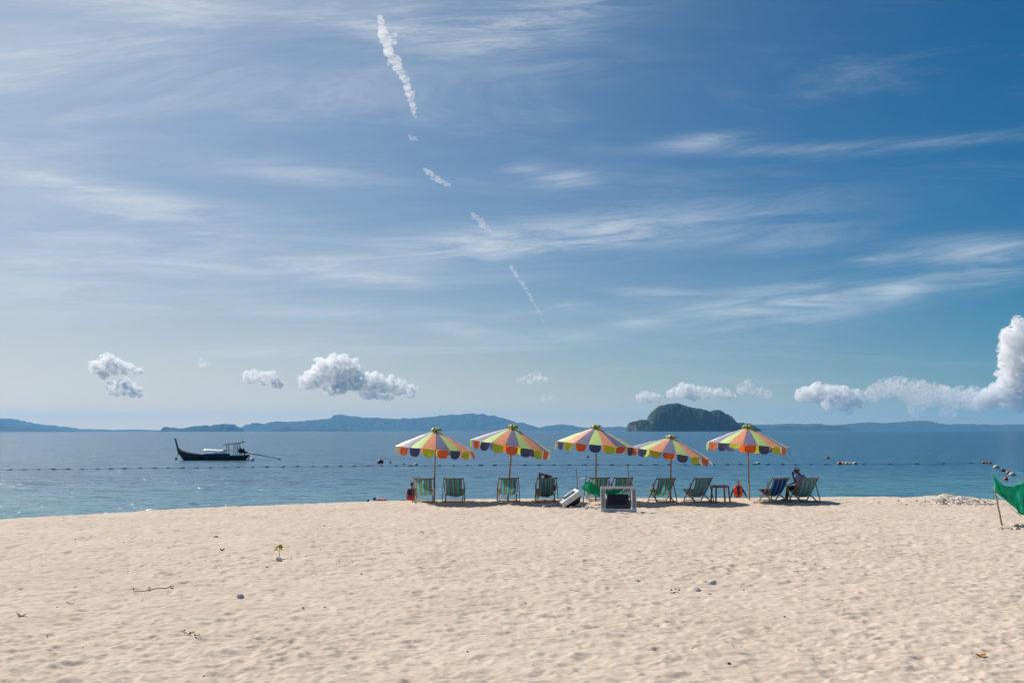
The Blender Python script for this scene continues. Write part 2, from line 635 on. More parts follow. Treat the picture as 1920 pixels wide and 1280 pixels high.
# ------------------------------------------------------------------ islands and far hills
def hill_mat(name, c0, c1, rock=None):
    m = bpy.data.materials.new(name)
    m.use_nodes = True
    T = NT(m.node_tree)
    tc = T.node('ShaderNodeTexCoord').outputs['Object']
    nz = T.noise(tc, .02, 6, .65)
    c = T.mix(T.ss(nz, .35, .65), c0, c1)
    if rock:
        n = T.xyz(T.node('ShaderNodeNewGeometry').outputs['Normal'])[2]
        f = T.m('MULTIPLY', T.ss(n, .25, .60, 1, 0), T.ss(T.noise(T.v('MULTIPLY', tc, (1, 1, .25)), .03, 5, .7), .46, .62))
        c = T.mix(f, c, rock)
    b = T.node('ShaderNodeBsdfPrincipled')
    T.put(b.inputs['Base Color'], c)
    b.inputs['Roughness'].default_value = .95
    b.inputs['Specular IOR Level'].default_value = .1
    o = T.node('ShaderNodeOutputMaterial')
    T.t.links.new(b.outputs[0], o.inputs[0])
    return m
FOREST = hill_mat('forest', (.020, .032, .022), (.038, .054, .032))
CLIFF = hill_mat('island_forest', (.014, .024, .016), (.030, .042, .025), (.17, .16, .14))

def island(name, D, prof, depth, label, cat='island', mat=None, rough=1.0, steep=2.0, step=2.0, seed=1):
    """a real landmass: a ridge with slopes to both shores, its skyline surveyed from the photograph"""
    px = np.array([p[0] for p in prof], float)
    zz = np.array([P(p[0], p[1], D).z - WATER_Z for p in prof])
    xs = np.array([P(p[0], p[1], D).x for p in prof])
    n = max(24, int((px[-1] - px[0]) / step))
    X = np.linspace(xs[0], xs[-1], n)
    top = np.maximum(np.interp(X, xs, zz), 0)
    unit = D / FPX                                   # metres per photo pixel there
    top = top + unit * 2.4 * rough * fbm(X / (unit * 11), X * 0, 5, seed, .62) * np.clip(top / (unit * 6), 0, 1)
    m = 26
    tv = np.linspace(-1, 1, 2 * m + 1)
    rows = []
    taper = np.clip(np.minimum(X - X[0], X[-1] - X) / (0.16 * (X[-1] - X[0])), 0.05, 1) ** .5
    for t in tv:
        yy = t * depth * taper
        h = top * np.clip(1 - abs(t) ** steep, 0, 1)
        h = h + unit * 6 * rough * fbm(X / (unit * 9), yy / (unit * 9) + 5, 5, seed + 9, .6) * np.clip(h / (unit * 8), 0, 1) * (abs(t) > .02)
        if abs(t) > .02:
            h = np.minimum(h, top * 1.0)
        h = np.where(abs(t) > .999, -12, h - 1.0)
        rows.append([(X[i] - X.mean(), yy[i], h[i]) for i in range(n)])
    mb = MB()
    mb.grid(rows)
    o = mb.build(name, mat or FOREST, loc=(X.mean(), D, WATER_Z))
    return tag(o, label, cat, kind='structure')

island('hills', 18500, [(440, 808), (455, 801), (480, 793), (498, 797), (512, 791), (527, 788.5), (548, 792), (562, 790), (600, 788), (625, 783), (640, 777.5), (655, 778.5), (680, 783),
    (722, 784), (760, 785), (800, 782), (840, 778), (880, 775.5), (905, 776), (930, 780), (965, 790), (1000, 798), (1012, 801.5), (1022, 799), (1042, 796), (1056, 795), (1082, 801), (1120, 801), (1160, 800), (1200, 802), (1240, 807)],
    1500, 'long blue mountain ridge on the horizon behind the parasols', seed=3)
island('hills', 19500, [(-160, 790), (-60, 780), (0, 787), (18, 784), (30, 788), (45, 794), (75, 797), (100, 799), (130, 804), (175, 805), (200, 806), (245, 805), (300, 806.5), (330, 808)],
    1300, 'low blue hills at the far left of the horizon', seed=5)
island('hills', 14500, [(-200, 802), (-60, 796), (0, 798), (30, 799.5), (70, 803), (110, 806), (140, 808)], 700, 'darker low foothill in front of the blue hills at the far left', seed=6)
island('island', 13500, [(301, 807), (304, 802.5), (312, 799.5), (322, 800.5), (335, 803.5), (347, 803), (360, 799.5), (380, 798), (400, 797), (412, 796), (424, 794.5), (436, 796), (447, 799.5), (455, 804), (460, 807.5)],
    260, 'low wooded blue island beyond the wooden longtail boat', seed=8, step=1.2)
island('island', 13000, [(505, 807.5), (518, 804), (530, 801.5), (542, 801), (556, 804), (585, 804.5), (620, 803), (645, 804), (670, 806), (690, 807.5)], 300, 'small flat islet at the foot of the long blue mountain ridge', seed=9)
island('rocky_island', 5200, [(1175, 808), (1176.5, 800), (1180, 794), (1188, 789.5), (1200, 787), (1210, 787), (1214, 788.5), (1218, 781), (1222, 773), (1232, 764.5), (1245, 758.5), (1258, 755.5), (1268, 756), (1280, 760), (1300, 764.5), (1318, 767),
    (1328, 771), (1337, 768), (1347, 769), (1357, 774), (1366, 782), (1372, 789), (1380, 793), (1386, 792), (1394, 795), (1402, 795), (1410, 799), (1420, 803), (1428, 807)],
    170, 'steep dark limestone island with a rounded hump', mat=CLIFF, steep=3.4, rough=1.15, step=.6, seed=14)
island('hills', 17500, [(1380, 806), (1405, 798), (1425, 795.5), (1450, 796.5), (1478, 793), (1500, 796), (1520, 794.5), (1545, 796), (1570, 796.5), (1600, 794.5), (1632, 792), (1655, 792.5), (1680, 791), (1702, 790), (1718, 788), (1735, 791), (1752, 795.5),
    (1780, 797), (1800, 795), (1825, 796), (1850, 798.5), (1880, 797), (1910, 795.5), (1960, 796), (2020, 801), (2100, 806)], 1200, 'pale blue hills along the horizon at the far right', seed=17)
island('hills', 12500, [(1405, 807.5), (1430, 803), (1455, 799.5), (1480, 798), (1500, 800), (1520, 800.5), (1540, 797), (1555, 797.5), (1572, 799), (1586, 804), (1600, 807.5)], 420, 'darker wooded headland in front of the pale hills right of the rocky island', seed=19)

# ------------------------------------------------------------------ haze
def build_haze():
    mb = MB()
    mb.box((0, 0, 190), (45000, 45000, 400))
    m = bpy.data.materials.new('haze')
    m.use_nodes = True
    T = NT(m.node_tree)
    pv = T.node('ShaderNodeVolumePrincipled')
    T.put(pv.inputs['Color'], (.24, .60, 1.0))
    pv.inputs['Density'].default_value = 3.7e-5
    pv.inputs['Density Attribute'].default_value = ''
    pv.inputs['Anisotropy'].default_value = 0.12
    o = T.node('ShaderNodeOutputMaterial')
    T.t.links.new(pv.outputs[0], o.inputs['Volume'])
    ob = mb.build('haze', m)
    tag(ob, 'thin blue sea haze', 'haze', kind='stuff')
build_haze()
# ------------------------------------------------------------------ things: materials
WOOD = principled('weathered_wood', (.31, .185, .115), .75, var=.35, vscale=14, bump=.002)
WOOD_Y = principled('varnished_yellow_wood', (.50, .29, .055), .55, var=.25, vscale=14)
BAMBOO = principled('bamboo', (.40, .28, .15), .6, var=.3, vscale=10)
PALE_POLE = principled('bleached_pole', (.46, .39, .30), .8, var=.25, vscale=12)
CORD = principled('cord', (.55, .55, .52), .8)
DARKROPE = principled('wet_rope', (.060, .065, .060), .8)
F_ORANGE = cloth('canopy_orange', (1.0, .40, .22), .3)
F_GREEN = cloth('canopy_green', (.60, .80, .26), .3)
F_NAVY = cloth('canopy_navy', (.19, .19, .32), .24)
V_ORANGE = cloth('flap_orange', (.92, .17, .035), .6)
V_GREEN = cloth('flap_lime', (.60, .68, .035), .6)
V_NAVY = cloth('flap_navy', (.085, .085, .20), .5)
TEAL = [(0.0, (.30, .66, .66)), (.26, (.06, .16, .24)), (.33, (.22, .55, .55)), (.48, (.72, .45, .22)), (.56, (.80, .62, .30)), (.64, (.30, .17, .12)), (.70, (.12, .36, .38)), (.77, (.34, .74, .74))]
CANVAS = cloth('teal_striped_canvas', (.1, .3, .3), .58, gloss=.3, stripes=(5.6, .11, TEAL))
CANVAS_B = cloth('blue_striped_canvas', (.02, .13, .5), .45, stripes=(5.6, .2, [(0.0, (.012, .12, .48)), (.62, (.006, .05, .22)), (.68, (.55, .52, .42)), (.86, (.012, .16, .55))]))
NET = cloth('green_shade_net', (.020, .56, .34), .55, gloss=.3, var=.3)
STRIPE_MESHES = {}

# ------------------------------------------------------------------ parasols
N_PANEL = 18
R_CAN, RISE = 1.47, 0.61
def can_pt(r, a, sag=0.0):
    """point of the stretched canopy, apex at the origin"""
    t = r / R_CAN
    z = -RISE * (0.84 * t + 0.16 * t * t)
    return Vector((r * math.sin(a), r * math.cos(a), z - sag * t * t))
def panel_mesh(kind, seed):
    """one gore: a rib runs along one edge, the cloth sags a little at the other"""
    rng = random.Random(seed)
    ph = rng.uniform(0, 6)
    da = 2 * math.pi / N_PANEL
    rows = []
    for i in range(9):
        r = 0.035 + (R_CAN - 0.035) * i / 8
        row = []
        for k in range(5):
            u = k / 4
            a = (u - .5) * da
            sag = (u if kind == 0 else 1 - u)
            wr = .006 * math.sin(9 * u + ph + 14 * r) * (i / 8) + .005 * math.sin(23 * r + ph * 2 + 3 * u)
            p = can_pt(r * (1 - .020 * (sag ** 2) * (i == 8)), a, .035 * sag)
            row.append(p + Vector((0, 0, wr)))
        rows.append(row)
    mb = MB()
    mb.grid(rows)
    return mb.mesh('panel')
def flap_mesh(seed):
    """rounded valance flap hanging from the rim; hinge at the origin along x"""
    w, h = R_CAN * 2 * math.pi / N_PANEL * .80, .285
    rows = []
    for i in range(7):
        t = i / 6
        ww = w * (1 - .30 * max(0, (t - .45) / .55) ** 2.2)
        rows.append([Vector(((k / 6 - .5) * ww, .012 * math.sin(k * 1.1 + seed) * t, -h * t * (1 - .10 * abs(k / 3 - 1) ** 3 * (t > .5)))) for k in range(7)])
    mb = MB()
    mb.grid(rows)
    return mb.mesh('flap')
PANELS = [[panel_mesh(kd, sd) for sd in range(3)] for kd in range(2)]
FLAPS = [flap_mesh(sd * 1.7) for sd in range(3)]
RIB = MB()
RIB.tube([can_pt(r, 0) + Vector((0, 0, -.022)) for r in (.04, .5, 1.0, R_CAN - .01)], .006, 5)
RIB_ME = RIB.mesh('rib', principled('rib_steel', (.30, .30, .30), .45, metal=.6))
STRUT = MB()
STRUT.tube([(0, .03, -.62), can_pt(.72, 0) + Vector((0, 0, -.03))], .005, 5)
STRUT_ME = STRUT.mesh('strut', MATS['rib_steel'])
def with_mat(o, m):
    if not o.data.materials:
        o.data.materials.append(m)
    o.material_slots[0].link = 'OBJECT'
    o.material_slots[0].material = m
    return o
def parasol(base_px, apex_px, tilt, tilt_dir, turn, label, seed, sink=.25):
    base = on_ground(*base_px)
    apex = P(apex_px[0], apex_px[1] + 5, base.y)
    rng = random.Random(seed)
    root = empty('parasol', base)
    tag(root, label, 'parasol', 'striped parasols behind the deck chairs')
    top = apex - base
    d = top.normalized()
    n = 14
    pole = MB()
    pole.tube([d * (-sink + (top.length + sink) * i / n) for i in range(n + 1)], [.033 - .008 * i / n + (.003 if i % 3 == 0 else 0) for i in range(n + 1)], 10)
    pole.build('pole', BAMBOO, root)
    M = Matrix.Translation(top) @ Matrix.Diagonal((rng.uniform(.97, 1.03), 1, rng.uniform(.9, 1.1), 1)) @ Matrix.Rotation(tilt_dir, 4, 'Z') @ Matrix.Rotation(tilt, 4, 'X') @ Matrix.Rotation(-tilt_dir, 4, 'Z')
    hub = MB()
    hub.tube([(0, 0, -.10), (0, 0, .01)], .045, 10)
    h = hub.build('hub', MATS['rib_steel'], root)
    h.matrix_local = M
    run = MB()
    run.tube([(0, 0, -.70), (0, 0, -.58)], .042, 10)
    run.build('runner', MATS['rib_steel'], root).matrix_local = M
    fr = MB()                                        # frilled cap tied over the top
    for k in range(7):
        a = 2 * math.pi * k / 7 + rng.uniform(-.2, .2)
        L = rng.uniform(.16, .25)
        rows = []
        for i in range(5):
            t = i / 4
            c = Vector((math.sin(a), math.cos(a), 0)) * (.02 + L * t)
            sd = Vector((math.cos(a), -math.sin(a), 0)) * (.03 + .05 * t)
            z = .035 + .055 * math.sin(t * 3.0) - .07 * t * t
            rows.append([c - sd + Vector((0, 0, z)), c + Vector((0, 0, z + .025)), c + sd + Vector((0, 0, z))])
        fr.grid(rows)
    f = fr.build('top_frill', V_GREEN, root, solid=.004)
    f.matrix_local = M
    cols, fcols = (F_ORANGE, F_GREEN, F_NAVY), (V_GREEN, V_NAVY, V_ORANGE)
    for k in range(N_PANEL):
        a = 2 * math.pi * k / N_PANEL + turn
        o = link('panel', PANELS[k % 2][rng.randrange(3)], root)
        with_mat(o, cols[k % 3])
        o.matrix_local = M @ Matrix.Rotation(-a, 4, 'Z')
        fl = link('flap', FLAPS[rng.randrange(3)], o)
        with_mat(fl, fcols[k % 3])
        rim = can_pt(R_CAN * .992, 0, .018)
        swing = rng.gauss(.05, .16) + (rng.uniform(.5, .9) * rng.choice((-1, 1)) if rng.random() < .22 else 0)
        fl.matrix_local = Matrix.Translation(rim) @ Matrix.Rotation(swing, 4, 'X') @ Matrix.Rotation(rng.uniform(-.06, .06), 4, 'Y')
        if k % 2 == 0:
            ar = a - math.pi / N_PANEL
            o = link('rib', RIB_ME, root)
            o.matrix_local = M @ Matrix.Rotation(-ar, 4, 'Z')
            s = link('strut', STRUT_ME, o)
    return root
parasol((814, 941), (817, 802), R(4.0), R(90), .06, 'orange, green and navy striped parasol farthest to the left', 1)
parasol((952, 940), (962, 796), R(8.5), R(90), .30, 'striped parasol on a leaning pole, second from the left', 2)
parasol((1117, 941), (1118, 796), R(4.8), R(90), -.28, 'middle striped parasol of the five, above the green net', 3)
parasol((1257, 941), (1259, 815), R(8.6), R(90), .52, 'lowest hanging striped parasol, drooping to the right', 4)
parasol((1405, 937.5), (1402, 796), R(4.0), R(90), .50, 'striped parasol farthest to the right, beside the yellow framed chair', 5)

# ------------------------------------------------------------------ deck chairs
def chair_parts(wood):
    parts = []
    for s in (-1, 1):
        b = MB(); b.bar((s * .36, .50, -.02), (s * .36, -.42, .90), .026, .045); parts.append(('back_rail', b.mesh('back_rail', wood)))
        b = MB(); b.bar((s * .315, -.50, -.02), (s * .315, .55, .43), .026, .045); parts.append(('seat_rail', b.mesh('seat_rail', wood)))
        b = MB(); b.bar((s * .402, -.12, .70), (s * .402, -.45, -.02), .024, .042); parts.append(('prop_leg', b.mesh('prop_leg', wood)))
    for nm, y, z, w, dia in (('top_bar', -.385, .865, .72, .046), ('rear_crossbar', -.42, .055, .80, .034), ('front_bar', .52, .425, .64, .034), ('foot_crossbar', .43, .05, .72, .030), ('pivot_bar', .02, .40, .70, .018)):
        b = MB(); b.tube([(-w / 2, y, z), (w / 2, y, z)], dia / 2, 8); parts.append((nm, b.mesh(nm, wood)))
    return parts
def canvas_mesh(mat, belly=-.10, off=0.0):
    rows = []
    for i in range(23):
        t = i / 22
        p0, c, p2 = Vector((0, -.405, .875)), Vector((0, .02, belly)), Vector((0, .525, .44))
        q = p0 * (1 - t) ** 2 + c * 2 * t * (1 - t) + p2 * t * t
        sagm = math.sin(math.pi * t)
        rows.append([Vector((u * (.60 - .03 * sagm), q.y + .012 * math.sin(9 * u + t * 7) * sagm, q.z - .055 * sagm * (1 - (2 * u) ** 2) + .006 * math.sin(17 * t + u * 8))) for u in np.linspace(-.5, .5, 9)])
    mb = MB()
    mb.grid(rows)
    return mb.mesh('canvas', mat)
CH_W, CH_Y = chair_parts(WOOD), chair_parts(WOOD_Y)
CV = [canvas_mesh(CANVAS, b) for b in (-.10, -.14, -.05)]
CVB = canvas_mesh(CANVAS_B, -.08)
def deck_chair(px, py, yaw, label, canvas, parts=CH_W, dy=.42):
    g = on_ground(px, py)
    # the pixel marks the rear crossbar; the chair stands seaward of it
    c = Vector((g.x - math.sin(yaw) * dy, g.y + math.cos(yaw) * dy, 0))
    c.z = gz(c.x, c.y) + .005
    root = empty('deck_chair', c, yaw)
    tag(root, label, 'deck chair', 'deck chairs facing the sea')
    for nm, me in parts:
        link(nm, me, root, bevel=.004 if nm.endswith(('rail', 'leg')) else 0)
    link('canvas', canvas, root, solid=.004)
    return root
chairs = []
for px, py, yaw, lab, cv, pt in [
        (794, 942.5, 2, 'teal striped deck chair at the left end of the row', CV[2], CH_W),
        (850, 942.5, -2, 'teal striped deck chair with deep sag under the leftmost parasol, second of the row', CV[1], CH_W),
        (954, 942.0, 6, 'teal striped deck chair standing alone in front of the second parasol pole', CV[2], CH_W),
        (1026, 942.0, 5, 'teal striped deck chair with a person lying in it', CV[1], CH_W),
        (1125, 941.0, 4, 'teal striped deck chair half hidden behind the green net', CV[0], CH_W),
        (1170, 941.0, 12, 'teal striped deck chair behind the grey television frame', CV[0], CH_W),
        (1250, 942.5, 14, 'teal striped deck chair under the lowest parasol, turned aside', CV[0], CH_W),
        (1320, 942.5, 18, 'teal striped deck chair next to the small brown table', CV[1], CH_W),
        (1466, 942.5, 21, 'blue and white striped deck chair with yellow frame', CVB, CH_Y),
        (1519, 942.5, 13, 'teal striped deck chair at the right end, behind the man in a cap', CV[1], CH_W)]:
    chairs.append(deck_chair(px, py, R(yaw), lab, cv, pt))

# ------------------------------------------------------------------ small plastic table
def table():
    m = principled('brown_plastic', (.30, .12, .075), .5, var=.2)
    g = on_ground(1352, 942)
    root = empty('side_table', (g.x, g.y + .1, gz(g.x, g.y + .1)), R(12))
    tag(root, 'small reddish brown plastic table between a deck chair and the parasol pole', 'table')
    b = MB(); b.box((0, 0, .60), (.50, .44, .03)); b.build('tabletop', m, root, bevel=.012)
    b = MB()
    for s in (-1, 1):
        b.box((0, s * .20, .563), (.46, .02, .045)); b.box((s * .25, 0, .563), (.02, .38, .045))
    b.build('apron', m, root)
    for sx in (-1, 1):
        for sy in (-1, 1):
            b = MB()
            b.bar((sx * .275, sy * .225, -.03), (sx * .235, sy * .185, .584), .055, .045, up=(0, 1, 0))
            b.build('leg', m, root, bevel=.008)
table()

# ------------------------------------------------------------------ people
SKIN_L = principled('skin_light', (.50, .29, .21), .55, var=.08)
SKIN_D = principled('skin_dark', (.17, .080, .050), .5, var=.12)
SKIN_M = principled('skin_tan', (.30, .155, .10), .55, var=.1)
HAIR = principled('black_hair', (.015, .013, .012), .5)
BLACK = principled('black_rubber', (.014, .015, .018), .5)
def remesh(o, vox):
    r = o.modifiers.new('skin', 'REMESH')
    r.mode = 'VOXEL'
    r.voxel_size = vox
    r.use_smooth_shade = True
    s = o.modifiers.new('smooth', 'SMOOTH')
    s.factor = .5
    s.iterations = 3
    return o
def hand(mb, w, d, side, s=1.0, curl=.5):
    """palm, four unequal bent fingers and a thumb leaving the side of the palm"""
    w, d, side = Vector(w), Vector(d).normalized(), Vector(side)
    side = (side - d * side.dot(d)).normalized()
    nrm = d.cross(side)
    for k in (-1, 0, 1):
        mb.limb(w + side * .022 * k * s, w + (d * .085 + side * .026 * k) * s, .017 * s, .015 * s, 6)
    for k, L in zip((-1.5, -.5, .5, 1.5), (.062, .078, .082, .070)):
        a = w + (d * .088 + side * .019 * k) * s
        b = a + (d * math.cos(curl * .6) + nrm * math.sin(curl * .6)) * L * .5 * s
        c = b + (d * math.cos(curl * 1.6) + nrm * math.sin(curl * 1.6)) * L * .55 * s
        mb.limb(a, b, .0095 * s, .009 * s, 6)
        mb.limb(b, c, .009 * s, .008 * s, 6)
    a = w + (d * .025 + side * .034) * s
    b = a + (d * .6 + side * .7 + nrm * .25).normalized() * .042 * s
    mb.limb(a, b, .0115 * s, .010 * s, 6)
    mb.limb(b, b + (d * .9 + side * .2 + nrm * .35).normalized() * .034 * s, .010 * s, .009 * s, 6)
def head(mb, c, fwd, up, s=1.0):
    """skull, jaw, nose, lips, ears; c is the middle of the head"""
    c, fwd, up = Vector(c), Vector(fwd).normalized(), Vector(up)
    up = (up - fwd * up.dot(fwd)).normalized()
    lt = up.cross(fwd)
    M3 = Matrix((lt, fwd, up)).transposed()
    L = lambda x, y, z: c + M3 @ Vector((x, y, z)) * s
    mb.ball(L(0, -.012, .025), (.076 * s, .094 * s, .090 * s), 16, 12, M3)
    mb.ball(L(0, .020, -.048), (.058 * s, .066 * s, .066 * s), 14, 10, M3)
    mb.ball(L(0, .062, -.088), (.026 * s, .022 * s, .020 * s), 8, 6, M3)
    mb.limb(L(0, .088, .018), L(0, .108, -.026), .010 * s, .016 * s, 6)
    mb.ball(L(0, .083, -.056), (.026 * s, .012 * s, .010 * s), 8, 6, M3)
    for q in (-1, 1):
        mb.ball(L(q * .080, -.008, -.008), (.010 * s, .020 * s, .032 * s), 8, 6, M3)
        mb.ball(L(q * .033, .080, .030), (.022 * s, .010 * s, .008 * s), 8, 6, M3)
    return L, M3
def torso(mb, hip, chest, neck, side, s=1.0, w=1.0):
    hip, chest, neck, side = (Vector(v) for v in (hip, chest, neck, side))
    for q in (-1, 0, 1):
        mb.limb(hip + side * .085 * q * s * w, chest.lerp(hip, .45) + side * .075 * q * s * w, .105 * s, .10 * s)
        mb.limb(chest.lerp(hip, .45) + side * .075 * q * s * w, chest + side * .095 * q * s * w, .10 * s, .105 * s)
    for q in (-1, 1):
        mb.limb(chest + side * .09 * q * s * w, neck - (neck - chest) * .35 + side * .165 * q * s * w, .10 * s, .062 * s)
    mb.limb(chest, neck, .10 * s, .058 * s)
def person(name_loc, label, skin, J, s=1.0, vox=.009, rz=0.0, hands=True):
    """J: joints in the thing's own coordinates; returns root and a dict of helpers"""
    root = empty('person', name_loc, rz)
    tag(root, label, 'person')
    mb = MB()
    side = Vector(J['side'])
    torso(mb, J['hip'], J['chest'], J['neck'], side, s)
    mb.limb(J['neck'], Vector(J['head']) - Vector(J['up']) * .05 * s, .052 * s, .050 * s)
    L, M3 = head(mb, J['head'], J['face'], J['up'], s)
    for q, k in ((1, 'r'), (-1, 'l')):
        sh = Vector(J['neck']) - (Vector(J['neck']) - Vector(J['chest'])) * .30 + side * q * .175 * s
        el, wr = Vector(J['elbow_' + k]), Vector(J['wrist_' + k])
        mb.limb(sh, el, .052 * s, .040 * s)
        mb.limb(el, wr, .040 * s, .027 * s)
        hand(mb, wr, J.get('hand_' + k, wr - el), J.get('palm_' + k, side * -q), s)
        hp = Vector(J['hip']) + side * q * .09 * s
        kn, an, toe = Vector(J['knee_' + k]), Vector(J['ankle_' + k]), Vector(J['toe_' + k])
        mb.limb(hp, kn, .088 * s, .056 * s)
        mb.limb(kn, kn.lerp(an, .35), .055 * s, .056 * s)
        mb.limb(kn.lerp(an, .35), an, .056 * s, .037 * s)
        mb.limb(an, toe, .040 * s, .026 * s)
        mb.ball(an - (toe - an).normalized() * .03 * s, .036 * s, 8, 6)
    remesh(mb.build('body', skin, root), vox)
    return root, L, M3
def garment(root, name, mat, limbs, vox=.012):
    mb = MB()
    for a, b, ra, rb in limbs:
        mb.limb(a, b, ra, rb)
    return remesh(mb.build(name, mat, root), vox)

# child coming out of the sea in a life vest
def child_in_vest():
    Y = 45.8
    p = P(1384, 930, Y)
    z = gz(p.x, Y)
    s = .80
    H = 1.30
    J = dict(side=(-1, 0, 0), hip=(0, 0, .66), chest=(0, .0, .93), neck=(0, 0, 1.08), head=(0.02, -.02, 1.22), face=(.25, -1, -.08), up=(0, 0, 1),
             elbow_r=(-.26, .02, .78), wrist_r=(-.34, -.05, .58), elbow_l=(.26, .02, .80), wrist_l=(.36, -.02, .60),
             knee_r=(-.08, -.06, .36), ankle_r=(-.09, .02, .06), toe_r=(-.10, -.12, .02), knee_l=(.08, .02, .36), ankle_l=(.09, .10, .06), toe_l=(.10, -.04, .02))
    root, L, M3 = person((p.x, Y, z), 'child in an orange life vest and yellow diving mask wading ashore', SKIN_M, J, s)
    dk = principled('navy_rash_guard', (.018, .022, .035), .7)
    garment(root, 'rash_guard', dk, [((0, 0, .66), (0, 0, .95), .115, .12), ((-.07, 0, .66), (-.09, 0, .95), .10, .10), ((.07, 0, .66), (.09, 0, .95), .10, .10),
            ((-.13, 0, 1.0), (-.26, .02, .78), .058, .046), ((-.26, .02, .78), (-.325, -.04, .62), .046, .034), ((.13, 0, 1.0), (.26, .02, .80), .058, .046), ((.26, .02, .80), (.345, -.01, .64), .046, .034)])
    ov = principled('orange_vest_nylon', (.80, .095, .020), .6, var=.15)
    for q in (-1, 1):
        v = garment(root, 'vest_panel', ov, [((q * .105, -.035, .64), (q * .115, -.035, .95), .098, .088), ((q * .105, .04, .64), (q * .115, .05, .95), .095, .085), ((q * .115, -.03, .95), (q * .085, 0, 1.06), .06, .035)])
        b = MB(); b.box((q * .10, -.135, .74), (.13, .012, .03)); b.build('strap', BLACK, v)
    hm = MB()
    hm.ball(L(0, -.02, .035), (.084 * s, .100 * s, .092 * s), 14, 10, M3)
    remesh(hm.build('hair', HAIR, root), .008)
    ym = principled('yellow_silicone', (.75, .68, .02), .4)
    mk = MB()
    mk.tube([L(.075 * math.cos(a), .098, .022 + .040 * math.sin(a)) for a in np.linspace(0, 2 * math.pi, 17)], .014 * s, 6, cap=False)
    k = mk.build('diving_mask', ym, root)
    gl = MB(); gl.ball(L(0, .090, .022), (.068 * s, .012 * s, .036 * s), 12, 6, M3); gl.build('lens', principled('mask_glass', (.05, .07, .09), .1), k)
    sn = MB(); sn.tube([L(.02, .115, -.06), L(.07, .10, -.075), L(.105, .03, -.02), L(.108, -.01, .10), L(.095, -.03, .20)], [.011, .012, .012, .012, .012], 8)
    sn.build('snorkel', ym, root)
child_in_vest()

# bather half hidden behind the first chair
def bather():
    Y = 45.4
    p = P(771.5, 930, Y)
    z = gz(p.x, Y)
    s = .84
    J = dict(side=(1, 0, 0), hip=(0, 0, .70), chest=(0, 0, .99), neck=(.01, 0, 1.15), head=(.02, .01, 1.30), face=(.1, 1, 0), up=(0, 0, 1),
             elbow_r=(.24, .04, .86), wrist_r=(.22, .10, .64), elbow_l=(-.23, .03, .84), wrist_l=(-.22, .10, .62),
             knee_r=(.09, .02, .38), ankle_r=(.09, -.03, .06), toe_r=(.10, .12, .02), knee_l=(-.09, .05, .38), ankle_l=(-.10, 0, .06), toe_l=(-.11, .15, .02))
    root, L, M3 = person((p.x, Y, z), 'bather in navy top and red shorts beyond the leftmost deck chair', SKIN_L, J, s)
    garment(root, 'swim_top', principled('navy_swim_top', (.020, .022, .060), .7), [((0, 0, .78), (0, 0, 1.02), .105, .115), ((-.07, 0, .78), (-.10, 0, 1.0), .10, .10), ((.07, 0, .78), (.10, 0, 1.0), .10, .10)])
    garment(root, 'shorts', principled('red_shorts', (.42, .030, .040), .7, var=.3), [((-.075, 0, .74), (.075, 0, .74), .118, .118), ((-.085, 0, .72), (-.095, .04, .46), .105, .088), ((.085, 0, .72), (.095, .02, .46), .105, .088)])
    hm = MB(); hm.ball(L(0, -.03, .03), (.086 * s, .098 * s, .098 * s), 14, 10, M3); hm.ball(L(0, -.085, -.05), (.05 * s, .04 * s, .075 * s), 10, 8, M3)
    remesh(hm.build('hair', HAIR, root), .008)
bather()

